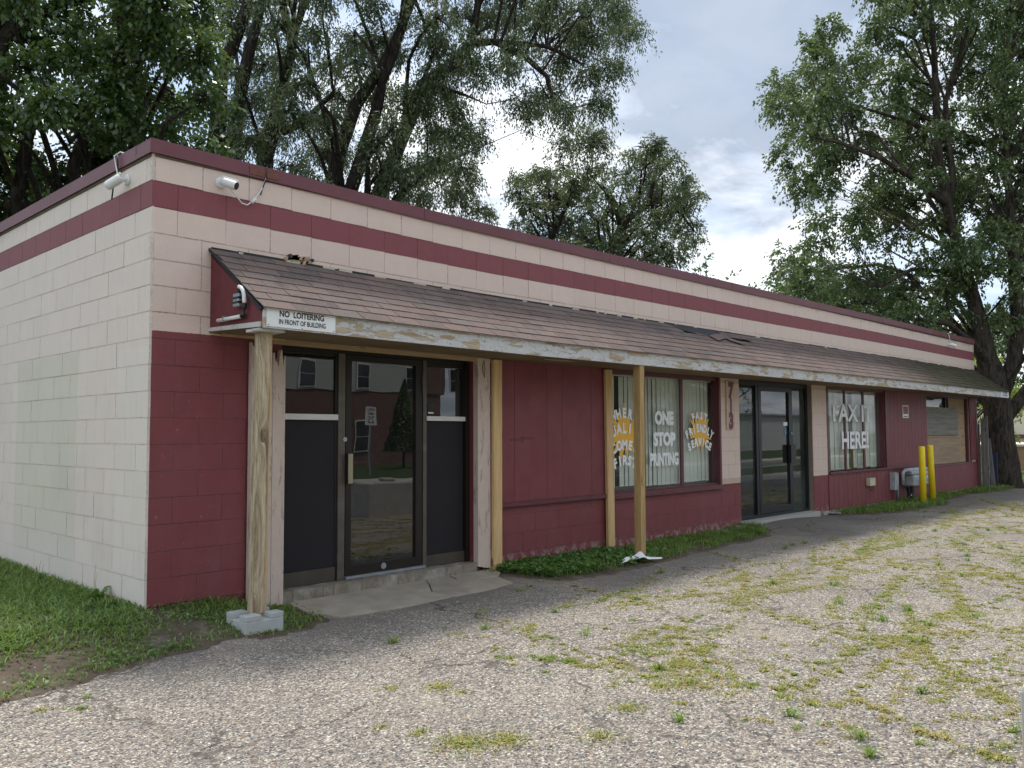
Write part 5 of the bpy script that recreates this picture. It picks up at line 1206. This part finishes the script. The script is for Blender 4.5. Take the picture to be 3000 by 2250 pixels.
T_C = [(5.64,9.19,12.06,0.48),(8.61,4.8,9.94,0.43),(7.57,4.72,10.48,0.37),(9.66,2.83,8.07,0.35),(4.74,7.83,11.43,0.36),(6.82,4.51,7.59,0.29),(6.42,6.41,10.84,0.49),(9.47,5.6,11.51,0.5),(7.48,5.67,5.75,0.46),(9.79,3.41,8.85,0.48),(7.75,3.41,7.99,0.34),(10.95,4.22,10.93,0.4),(6.37,6.51,10.39,0.48),(8.92,5.66,12.07,0.48),(10.36,3.76,11.06,0.34),(5.09,5.67,5.55,0.36),(8.3,2.64,9.4,0.43),(5.8,4.39,6.34,0.33),(4.73,5.8,6.68,0.43),(5.44,9.38,10.81,0.36),(7.97,7.69,12.77,0.38),(5.13,8.52,9.75,0.46),(4.26,5.81,8.47,0.34),(10.88,4.27,7.37,0.48),(7.65,6.1,10.63,0.38),(6.1,9.18,9.6,0.36),(7.89,5.03,9.19,0.33),(4.33,5.62,10.04,0.29),(5.3,7.84,7.63,0.49),(5.37,6.06,8.32,0.39),(8.25,4.02,9.84,0.39),(7.42,6.66,11.57,0.37),(4.6,6.62,9.85,0.32),(6.99,4.75,8.31,0.4),(7.29,6.14,8.56,0.32),(6.3,8.31,11.91,0.4),(9.39,6.31,10.95,0.42),(7.69,2.28,6.54,0.34),(4.86,5.57,7.14,0.32),(4.53,6.73,6.38,0.38),(7.5,6.97,9.23,0.41),(4.36,5.91,9.81,0.41),(8.88,5.43,5.74,0.33),(9.05,3.82,10.01,0.4),(8.56,3.19,10.67,0.47),(4.52,5.8,8.1,0.28),(7.51,3.94,10.32,0.33),(6.35,9.44,9.08,0.5),(10.02,5.79,10.14,0.51),(7.24,6.01,11.76,0.48),(5.67,7.23,8.38,0.38),(9.61,4.92,7.89,0.5),(9.56,4.6,11.0,0.44),(7.87,6.2,6.53,0.46),(6.92,5.08,7.08,0.34),(6.15,3.98,10.33,0.39),(9.49,4.36,9.45,0.47),(8.17,2.43,9.92,0.34),(5.84,4.01,8.65,0.35),(10.03,2.93,9.4,0.38),(6.68,5.27,5.84,0.4),(9.25,5.64,9.89,0.35),(8.43,3.31,7.3,0.33),(6.26,5.51,8.94,0.3),(6.95,5.45,10.47,0.35),(8.32,1.98,8.66,0.31),(6.54,5.6,6.18,0.45),(6.76,7.32,7.99,0.39),(7.98,7.56,11.73,0.42),(8.53,6.25,10.98,0.41),(5.43,5.93,8.92,0.33),(5.65,4.75,6.1,0.29),(10.21,4.26,9.49,0.36),(6.8,5.06,7.38,0.44),(7.22,5.81,9.09,0.32),(7.64,2.58,10.5,0.33),(9.75,4.19,8.66,0.49),(7.75,7.46,8.32,0.52),(7.67,4.32,10.02,0.35),(6.5,7.82,7.5,0.45),(4.28,6.95,7.59,0.31),(8.76,5.49,7.23,0.42),(7.22,3.78,7.59,0.44),(9.3,3.01,7.85,0.37),(6.26,6.06,8.03,0.39),(5.33,6.46,9.27,0.34),(8.4,4.01,9.34,0.38),(5.28,7.01,7.58,0.31),(8.43,5.57,5.99,0.41),(6.55,9.17,10.86,0.54),(4.88,5.3,9.24,0.38),(6.5,4.06,5.85,0.43),(8.87,5.0,11.9,0.4),(7.43,5.33,11.06,0.4),(5.75,6.85,11.47,0.33),(8.07,5.79,7.99,0.5),(9.39,3.45,11.29,0.42),(7.1,8.46,7.21,0.42),(7.1,4.35,6.86,0.41),(7.84,2.78,8.64,0.39),(5.37,6.73,6.1,0.31),(4.1,5.82,10.25,0.35),(7.51,7.85,9.42,0.54),(7.13,5.03,10.4,0.38),(7.12,2.99,10.48,0.4),(6.63,9.46,7.71,0.49),(9.21,2.73,7.21,0.33),(4.75,7.63,7.1,0.37),(7.18,8.28,8.99,0.36),(7.58,5.24,9.67,0.35),(7.12,4.43,6.51,0.38),(4.66,5.75,9.7,0.32),(7.51,2.16,9.2,0.39),(5.45,5.77,9.4,0.37),(10.94,4.99,7.48,0.38),(8.06,5.31,8.44,0.37),(8.02,6.72,12.02,0.44),(6.23,8.54,11.07,0.48),(11.66,3.95,9.87,0.53),(8.07,6.06,7.23,0.36),(7.58,8.05,10.88,0.48),(6.6,5.48,9.95,0.42),(7.14,2.91,7.3,0.31),(6.94,7.74,12.01,0.45),(6.96,3.8,7.9,0.31),(7.48,8.32,7.26,0.5),(9.15,4.57,11.61,0.33),(4.98,8.78,11.44,0.51),(9.36,6.6,6.92,0.52),(7.4,7.7,12.3,0.4),(9.68,3.59,9.44,0.36),(6.46,4.08,8.28,0.32),(6.0,6.41,7.02,0.37),(5.44,5.51,10.83,0.33),(4.98,8.18,9.14,0.43)]
T_T3 = [(11.83,6.17,6.44,0.34),(14.46,4.78,6.9,0.28),(13.53,5.27,5.57,0.37),(13.22,4.38,6.22,0.25),(14.36,5.38,5.68,0.41),(12.55,5.87,5.72,0.39),(14.83,4.32,7.01,0.31),(12.58,5.25,6.89,0.33),(13.83,5.77,5.58,0.41),(14.54,5.75,8.15,0.42),(14.92,4.71,6.67,0.3),(13.39,4.11,6.26,0.25),(13.4,7.17,6.18,0.28),(14.78,5.65,7.62,0.43),(12.33,6.84,7.1,0.28),(14.09,4.22,7.02,0.33),(13.63,5.27,6.45,0.35),(14.15,4.04,6.6,0.36),(13.44,7.54,7.83,0.36),(11.4,4.83,6.0,0.32),(13.91,5.56,6.97,0.32),(12.25,3.98,5.55,0.24),(12.46,6.63,6.93,0.31),(12.19,5.73,7.14,0.33),(13.1,6.86,7.36,0.27),(12.69,5.01,5.81,0.28),(12.97,3.96,7.15,0.3),(13.57,4.08,7.52,0.34),(13.35,3.81,6.56,0.26),(13.04,4.02,5.39,0.28),(14.89,5.23,6.52,0.32),(12.59,7.49,7.67,0.31),(12.28,5.92,6.87,0.31),(12.89,4.64,6.43,0.29),(14.14,5.94,7.69,0.27),(15.57,5.14,6.45,0.42),(12.54,5.39,5.7,0.28),(12.2,4.83,5.45,0.35),(15.34,4.9,6.0,0.27),(13.52,6.47,7.05,0.27),(11.23,6.51,6.52,0.29),(12.79,6.31,6.32,0.31),(12.4,7.36,6.74,0.32),(14.76,5.27,7.37,0.37),(12.75,5.8,7.09,0.36),(12.66,5.81,6.06,0.29),(11.46,6.82,6.86,0.38),(12.58,3.84,7.6,0.25),(14.47,5.17,6.86,0.28),(11.77,7.17,7.32,0.38),(12.91,7.03,6.57,0.33),(14.29,5.14,7.96,0.38),(14.08,6.55,6.61,0.3),(12.85,7.96,6.28,0.36),(11.19,5.89,7.09,0.32),(13.04,4.62,5.14,0.35),(12.67,6.91,6.18,0.41),(13.41,4.01,5.27,0.37),(12.45,3.98,7.48,0.35),(13.26,4.34,5.72,0.34),(14.56,4.19,6.18,0.27),(13.73,5.61,6.66,0.33),(13.74,6.14,7.78,0.32),(11.51,5.26,5.32,0.27),(12.24,4.88,6.2,0.28),(12.19,4.86,6.51,0.31),(15.09,5.39,5.62,0.34),(12.46,7.19,6.91,0.35),(13.08,6.83,7.06,0.33),(12.86,6.25,6.7,0.29),(12.27,4.4,6.77,0.24),(13.55,3.69,7.03,0.28),(12.66,8.06,6.58,0.3),(13.62,7.28,6.78,0.29),(11.34,5.44,5.32,0.29),(12.6,6.84,5.75,0.4),(12.16,6.96,6.33,0.26),(13.46,5.38,5.83,0.28),(14.16,5.13,7.08,0.35),(13.22,6.71,6.16,0.31),(12.48,7.25,6.06,0.42),(13.16,6.93,7.84,0.27),(16.01,4.99,6.19,0.28),(11.44,4.83,6.93,0.29),(14.61,6.08,6.51,0.4)]
T_T4 = [(18.99,0.48,13.17,0.49),(27.66,-2.36,6.38,0.53),(20.66,-0.32,12.03,0.43),(22.28,3.94,4.7,0.71),(23.4,-2.19,13.44,0.58),(26.9,-0.57,5.75,0.51),(23.41,-0.13,7.78,0.49),(24.61,1.33,16.84,0.74),(28.25,-2.31,9.76,0.73),(23.08,0.67,11.38,0.57),(21.71,-2.63,14.39,0.54),(20.62,2.36,9.53,0.53),(25.57,-3.65,13.71,0.49),(22.49,-0.78,12.54,0.62),(23.4,2.93,10.03,0.51),(22.88,-1.77,8.05,0.5),(17.48,2.17,9.57,0.56),(21.4,-1.64,3.7,0.46),(25.6,-3.08,6.3,0.68),(22.27,-0.48,5.64,0.47),(21.16,0.66,14.39,0.68),(18.35,0.83,14.8,0.43),(23.23,-1.99,11.28,0.44),(24.16,-3.55,10.32,0.43),(20.78,-1.6,13.14,0.51),(21.0,4.36,10.2,0.59),(24.46,-3.54,9.74,0.52),(22.56,3.62,5.24,0.62),(27.61,-2.27,8.45,0.68),(22.61,4.1,5.52,0.75),(22.99,2.64,8.46,0.66),(25.94,-1.75,9.95,0.65),(23.45,3.74,4.86,0.51),(26.03,-0.49,17.35,0.52),(23.16,-3.44,7.13,0.44),(25.09,-0.08,9.57,0.73),(28.02,-2.78,17.7,0.52),(27.5,-1.31,6.76,0.64),(26.39,-2.46,14.41,0.55),(25.45,-2.43,6.4,0.58),(25.44,0.39,10.93,0.66),(21.38,-2.11,8.73,0.59),(25.08,-2.23,15.57,0.55),(22.87,-2.11,11.77,0.54),(23.25,-3.67,14.01,0.55),(25.02,-2.56,9.71,0.66),(26.85,-1.45,16.96,0.54),(20.67,2.26,5.56,0.64),(18.32,2.77,4.86,0.45),(22.59,0.65,12.24,0.69),(22.66,-1.59,15.79,0.56),(22.38,0.83,7.19,0.46),(19.87,2.57,5.35,0.62),(27.51,-3.11,8.64,0.63),(21.04,2.3,4.62,0.68),(22.77,3.01,5.5,0.65),(26.03,-2.64,11.86,0.55),(22.6,-0.72,15.0,0.67),(19.12,2.91,7.75,0.5),(28.18,-2.58,6.01,0.7),(26.38,-3.19,14.72,0.59),(24.87,0.69,4.49,0.74),(20.5,4.25,8.35,0.67),(24.1,2.18,9.44,0.69),(19.88,1.67,13.05,0.58),(23.48,1.97,12.08,0.56),(19.71,0.5,15.25,0.54),(23.16,-1.06,8.28,0.67),(20.58,-1.18,13.15,0.63),(20.66,-0.92,11.39,0.46),(19.23,1.79,3.95,0.6),(26.79,-0.2,10.28,0.57),(20.07,-0.41,13.23,0.41),(18.39,1.03,13.55,0.63),(25.14,-0.68,7.2,0.72),(25.91,-2.27,7.22,0.64),(24.24,-1.16,9.33,0.48),(22.27,-2.62,9.3,0.44),(24.52,-2.66,12.88,0.61),(24.43,-2.52,11.95,0.54),(23.54,-2.3,5.5,0.55),(22.9,4.52,6.32,0.7),(23.65,2.45,5.82,0.65),(21.66,4.89,9.19,0.57),(24.44,-0.2,4.91,0.46),(24.04,-2.38,7.59,0.65),(25.42,-0.01,12.98,0.73),(24.45,-0.4,7.57,0.6),(23.3,-3.72,10.86,0.57),(23.06,0.83,9.62,0.52),(26.14,-1.2,4.83,0.5),(24.33,0.81,17.78,0.66),(24.6,-0.32,17.14,0.48),(23.01,2.48,5.15,0.7),(21.43,2.41,11.74,0.46),(22.63,2.97,7.97,0.67),(19.0,0.1,12.79,0.6),(27.43,-2.8,13.63,0.58),(19.76,1.65,8.05,0.54),(21.32,0.15,14.54,0.54),(17.53,2.25,6.53,0.57),(28.7,-3.23,17.16,0.69),(21.43,-1.1,5.13,0.45),(19.89,3.66,10.42,0.59),(23.47,2.55,7.29,0.7),(23.64,0.04,14.38,0.55),(24.08,2.72,7.95,0.55),(21.06,0.07,15.34,0.6),(20.66,1.34,10.19,0.54),(24.25,-1.64,6.87,0.46),(28.69,-2.16,11.25,0.65),(20.6,3.51,8.71,0.62),(19.99,0.64,5.69,0.41),(22.66,1.28,12.81,0.5),(24.93,0.76,12.67,0.54),(28.75,-1.97,9.62,0.54),(28.08,-2.25,16.97,0.72),(21.83,-0.55,8.99,0.43),(20.72,0.51,4.97,0.53),(22.68,-4.03,14.61,0.46),(19.77,1.51,11.56,0.57),(20.19,3.67,6.6,0.56),(22.67,0.93,8.12,0.6),(19.2,1.55,11.67,0.53),(25.92,-0.32,13.39,0.71),(21.22,-0.38,12.89,0.66),(21.17,1.23,13.23,0.63),(22.25,2.68,16.37,0.5),(24.45,-1.45,9.04,0.69),(21.43,1.1,6.87,0.45),(18.73,0.49,12.4,0.46),(26.91,-0.68,7.13,0.57),(19.55,0.94,4.31,0.62),(24.71,-2.01,7.16,0.62),(22.28,-0.45,4.31,0.5),(20.83,1.6,10.86,0.65),(17.13,2.69,4.81,0.56),(26.06,-1.25,10.93,0.55),(21.11,2.79,7.29,0.63),(24.88,-2.85,6.64,0.56),(27.19,-0.8,6.74,0.7),(24.41,-0.73,13.57,0.51),(26.44,-1.42,15.51,0.72),(20.22,-0.78,11.74,0.41),(25.25,-0.25,14.48,0.49),(25.73,0.76,7.9,0.58),(19.89,2.42,9.94,0.45),(25.69,-0.76,6.0,0.58),(22.55,-2.17,4.25,0.44),(25.59,-2.27,11.91,0.52),(26.52,-1.81,15.35,0.74),(22.51,1.82,9.75,0.63),(21.4,-0.25,14.96,0.44),(26.94,-0.66,15.5,0.78),(20.01,0.27,8.9,0.44),(23.27,2.35,10.5,0.6),(23.26,-2.13,9.7,0.45),(26.35,0.05,7.29,0.75),(25.27,1.36,11.15,0.52),(21.2,-0.65,7.98,0.53),(18.17,2.45,10.77,0.49),(21.34,-0.94,10.55,0.52),(21.75,2.85,11.31,0.47),(23.93,1.0,13.98,0.69),(23.4,-1.45,10.77,0.52),(20.83,1.53,8.82,0.46),(24.82,-3.0,10.42,0.63),(20.07,-0.07,5.93,0.56),(21.22,4.24,11.97,0.7),(26.03,-1.61,5.19,0.53),(27.15,-0.62,7.78,0.54),(18.09,1.6,10.44,0.54),(19.46,0.37,11.98,0.54),(21.94,1.97,13.29,0.58),(24.85,1.16,8.65,0.68),(23.44,-0.86,4.59,0.57),(23.25,-1.76,11.72,0.58),(21.76,1.92,14.01,0.62),(22.72,1.51,11.04,0.6),(25.3,0.39,12.16,0.74),(23.04,-3.45,12.7,0.52),(24.17,2.2,12.87,0.51),(19.04,2.96,11.7,0.52),(22.73,0.14,9.22,0.55),(25.48,-1.79,8.17,0.7),(19.88,0.52,7.67,0.41),(18.45,2.81,8.97,0.61),(28.52,-2.12,8.1,0.73),(25.07,-2.53,16.05,0.52),(21.14,5.09,9.75,0.53),(21.35,-1.03,9.67,0.62),(26.04,-0.09,6.6,0.58),(21.32,-1.53,7.38,0.52),(22.13,1.42,10.06,0.68),(19.51,2.59,10.78,0.65),(22.5,-1.7,12.39,0.6),(17.33,3.16,9.54,0.54),(24.55,0.38,15.32,0.52),(19.47,2.15,6.4,0.49),(19.77,4.4,11.06,0.67),(21.32,0.63,4.64,0.51),(19.71,2.96,10.05,0.69),(20.97,0.4,5.69,0.64),(25.69,-0.9,13.19,0.7),(28.0,-1.04,5.99,0.71),(17.67,2.02,11.29,0.46),(29.16,-3.07,14.95,0.71),(23.64,-0.65,4.2,0.52),(23.35,-2.42,12.68,0.45),(21.47,-0.58,6.46,0.61),(18.84,3.73,5.84,0.67),(22.67,1.12,9.36,0.71),(27.34,-3.22,7.74,0.58),(25.37,-1.85,13.28,0.59),(21.1,-0.39,6.19,0.51),(24.37,-1.39,7.82,0.61),(25.08,-0.61,11.17,0.52),(23.43,2.72,11.19,0.65),(26.48,-0.65,5.08,0.76),(25.22,1.43,8.36,0.77),(23.23,-1.02,15.06,0.53),(23.53,-1.22,11.63,0.63),(25.74,1.26,9.38,0.73),(17.61,2.81,5.34,0.57),(23.44,-0.55,9.83,0.52),(29.54,-3.06,10.13,0.53),(24.13,0.43,10.4,0.53),(24.26,2.59,8.37,0.63),(21.77,0.48,5.33,0.65),(23.41,2.41,15.4,0.66),(24.75,2.24,4.56,0.71),(23.08,1.7,15.92,0.72),(24.7,0.82,13.31,0.53),(20.01,3.11,8.99,0.64),(21.0,1.39,15.57,0.64),(24.25,-2.72,14.45,0.65),(23.72,-3.43,11.55,0.61),(23.35,3.26,8.66,0.56),(24.5,0.33,11.46,0.65),(21.05,-0.41,5.5,0.45),(22.83,3.01,15.5,0.73),(20.32,2.7,9.05,0.54),(26.41,-2.78,8.66,0.46),(27.52,-2.66,7.58,0.74),(26.55,-2.9,9.64,0.61),(25.89,1.28,6.49,0.59),(25.22,-3.67,12.85,0.46),(20.22,-0.66,15.11,0.56),(26.43,-1.19,17.1,0.62),(25.28,-1.96,11.23,0.53)]
T_Cl = [[(4.73,8.69,4.07,0.2),(4.78,8.4,6.73,0.16),(4.79,8.29,8.06,0.13),(5.08,7.88,9.27,0.1),(5.18,7.64,10.83,0.06)],[(4.91,8.5,4.06,0.2),(4.99,8.2,6.67,0.15),(5.06,8.03,7.71,0.12),(5.15,7.86,8.57,0.1),(5.28,7.66,9.44,0.08),(5.42,7.39,10.83,0.05)],[(5.45,7.93,4.06,0.2),(5.43,7.75,6.49,0.15),(5.52,7.59,7.18,0.12),(5.6,7.46,7.82,0.1),(5.74,7.22,8.92,0.07),(6.04,6.77,10.48,0.05)],[(5.52,7.59,7.18,0.09),(5.66,7.46,6.97,0.08),(5.87,7.23,7.12,0.06),(6.27,6.77,7.7,0.04)],[(6.29,7.06,3.88,0.2),(6.5,6.7,5.62,0.14),(6.57,6.6,5.9,0.13),(6.81,6.24,7.2,0.11),(6.89,6.1,7.87,0.09),(7.13,5.75,8.99,0.07),(7.24,5.52,10.47,0.05)],[(6.65,6.68,3.88,0.22),(6.93,6.24,5.77,0.15),(7.14,5.95,6.63,0.13),(7.42,5.55,7.84,0.12),(7.76,5.16,8.18,0.11),(8.01,4.87,8.6,0.1),(8.07,4.75,9.25,0.07),(8.14,4.57,10.46,0.05)],[(6.29,7.06,3.88,0.15),(6.36,6.77,6.48,0.13),(6.56,6.48,7.46,0.12),(6.86,6.11,8.16,0.09),(7.19,5.67,9.24,0.07),(7.36,5.39,10.47,0.04)],[(8.01,4.87,8.6,0.08),(7.97,4.2,8.41,0.06),(8.0,3.48,7.93,0.05),(8.28,3.21,7.57,0.04),(8.42,3.13,6.95,0.03)],[(7.02,6.12,6.09,0.07),(7.22,5.89,6.22,0.05),(7.76,5.32,6.39,0.04),(8.05,4.99,6.56,0.02)],[(7.42,5.55,7.84,0.06),(7.89,5.07,7.69,0.03),(8.26,4.7,7.47,0.01),(8.58,4.35,7.55,0.01)],[(8.31,4.55,8.64,0.05),(8.99,3.84,8.55,0.04),(9.49,3.35,8.2,0.02)]]
T_T3l = [[(11.99,6.96,3.2,0.12),(12.12,6.62,5.59,0.07),(12.45,6.17,6.78,0.05),(12.66,5.92,7.1,0.03)],[(13.11,5.78,3.2,0.14),(13.37,5.25,6.23,0.07),(13.73,4.84,6.66,0.06),(13.84,4.65,7.53,0.04),(13.9,4.54,8.07,0.02)],[(13.04,5.7,4.93,0.1),(13.3,5.34,6.02,0.06),(13.2,5.39,6.67,0.05),(12.96,5.61,7.1,0.03)],[(13.73,4.84,6.66,0.05),(14.26,4.3,6.44,0.03),(14.5,4.08,6.01,0.02)]]
T_T4l = [[(22.77,-0.26,-0.47,0.46),(22.65,-0.21,0.45,0.37),(22.48,-0.16,1.92,0.35),(22.32,-0.07,2.91,0.31),(22.16,0.03,3.73,0.22),(21.71,0.33,5.63,0.17),(21.53,0.45,6.45,0.15),(21.34,0.58,7.32,0.14),(21.17,0.67,8.43,0.11),(21.08,0.67,9.45,0.1),(20.97,0.65,11.09,0.08),(20.91,0.65,11.9,0.06),(20.73,0.64,14.19,0.04)],[(22.51,-0.22,2.17,0.22),(22.73,-0.53,3.15,0.19),(22.78,-0.66,4.13,0.18),(22.63,-0.64,5.84,0.14),(22.47,-0.63,7.56,0.1),(22.31,-0.63,9.65,0.07),(22.3,-0.82,11.98,0.05)],[(21.34,0.58,7.32,0.1),(21.44,0.43,7.81,0.09),(21.21,0.49,10.0,0.07),(21.54,-0.02,11.96,0.05),(21.62,-0.3,14.19,0.03)],[(21.38,0.54,7.26,0.1),(20.16,1.05,7.89,0.08),(19.09,1.42,8.21,0.06),(18.1,1.99,8.49,0.04),(17.32,2.5,8.62,0.02)],[(21.8,0.27,5.24,0.08),(20.94,0.58,5.47,0.06),(19.94,1.05,5.44,0.05),(19.18,1.59,4.96,0.03)],[(22.31,-0.08,3.03,0.12),(21.51,0.13,3.6,0.1),(20.65,0.42,4.04,0.07),(19.9,0.91,4.13,0.04)],[(21.5,0.48,6.59,0.05),(21.06,0.91,6.96,0.04),(20.03,1.16,6.45,0.02)],[(22.66,-0.33,1.68,0.18),(23.09,-0.85,2.53,0.16),(23.64,-1.52,3.63,0.12),(24.26,-2.31,5.34,0.08)]]
T_L1l = [[(0.32,6.12,3.33,0.2),(0.45,5.72,6.37,0.1),(0.68,5.45,6.67,0.08),(1.13,4.97,6.91,0.06),(1.65,4.39,7.26,0.04)],[(0.45,5.72,6.34,0.08),(0.6,5.53,6.79,0.06),(0.66,5.42,7.27,0.05)],[(0.81,5.6,3.33,0.16),(0.69,5.64,4.4,0.1),(0.74,5.52,5.12,0.07),(0.88,5.31,5.83,0.05)],[(1.6,4.78,3.32,0.12),(1.7,4.53,4.93,0.07),(1.76,4.42,5.59,0.06),(1.65,4.47,6.31,0.04),(1.46,4.62,6.9,0.03)],[(1.06,5.34,3.33,0.12),(1.17,5.1,4.82,0.07),(1.31,4.9,5.35,0.05)]]
tree('broadleaf_tree', 'dense dark broad leaved tree behind the side wall at upper left', T_L1l, T_L1, 105000, .082, .046, .35, M['leaf_broad'], M['bark2'], 1, flat=.7)
tree('multi_stem_elm', 'tall leaning multi stemmed tree with fine drooping leaves behind the roof', T_Cl, T_C, 205000, .080, .027, .9, M['leaf_elm'], M['bark2'], 2, twig_len=1.1)
tree('small_tree', 'small rounded tree showing above the middle of the roof line', T_T3l, T_T3, 50000, .09, .032, .5, M['leaf_elm'], M['bark2'], 3)
tree('large_roadside_tree', 'large tree with thick forked trunk at the far right end', T_T4l, T_T4, 260000, .112, .056, .45, M['leaf_right'], M['bark'], 4)
# buttress foot of the large tree
def bgtree(x, y, h, r_, n, lm, label, seed, ll=.2, low=.3):
    rr = random.Random(seed); cl_ = []
    for i in range(14):
        a = rr.uniform(0, 6.28); q_ = rr.random()**.5*r_; cl_.append((x+q_*math.cos(a), y+q_*math.sin(a), rr.uniform(low*h, h*.95), r_*rr.uniform(.35, .5)))
    tree('background_tree', label, [[(x, y, -.4, .2), (x+.1, y, h*.5, .13), (x, y+.2, h*.85, .05)]], cl_, n, ll, ll*.5, .3, lm, M['bark2'], seed, group='trees beyond the far end')
bgtree(29.5, 2.6, 3.6, 1.5, 9000, M['leaf_lime'], 'yellow green lit shrub right of the building end', 21, .14, .35)
bgtree(27.0, 5.2, 5.2, 2.0, 12000, M['leaf_far'], 'leafy tree just past the end of the long wall', 22, .15, .3)
bgtree(50, 9.0, 9, 4.2, 16000, M['leaf_far'], 'dark tree rising behind the cream building on its left', 23, .3, .2)
bgtree(57, 2.5, 9, 4.5, 16000, M['leaf_far'], 'dark tree rising behind the middle of the cream building', 24, .3, .2)
bgtree(50, -5.5, 8, 4.0, 14000, M['leaf_far'], 'green tree beyond the right edge of the cream building', 25, .3, .2)
bgtree(38, 13.5, 9.5, 4.5, 16000, M['leaf_far'], 'green tree behind the far rear corner of the shop', 26, .25, .1)
# conifer across the street
T = thing('street_conifer', 'narrow young conifer across the street', 'tree', (21.3, -23, -.3)); MB().tube([(21.3, -23, -.3), (21.3, -23, 3.4)], [.08, .02], 8).build('trunk', M['bark2'], T)
r_ = np.random.RandomState(3); n = 9000; z = .5+3.2*r_.rand(n)**1.2; a = r_.rand(n)*6.28; rd = (3.8-z)*.27*(.4+.6*r_.rand(n))
P = np.stack([21.3+rd*np.cos(a), -23+rd*np.sin(a), z], 1); o_ = leaves_flat('crown', P, .09+.06*rng.rand(n), M['leaf_far'], 1.0); o_.parent = T; o_.location = -WL[T.name]; del o_['kind']
for i, x in enumerate((56, 68, 82, 46, -26)):
    bgtree(x, -42 if x > 50 else -33, 12, 6.0, 9000, M['leaf_far'], ['street tree behind the left end of the white garage', 'street tree behind the middle of the white garage', 'last street tree at the far end of the white garage', 'street tree between the apartments and the white garage', 'far left street tree'][i], 40+i, .35, .2)
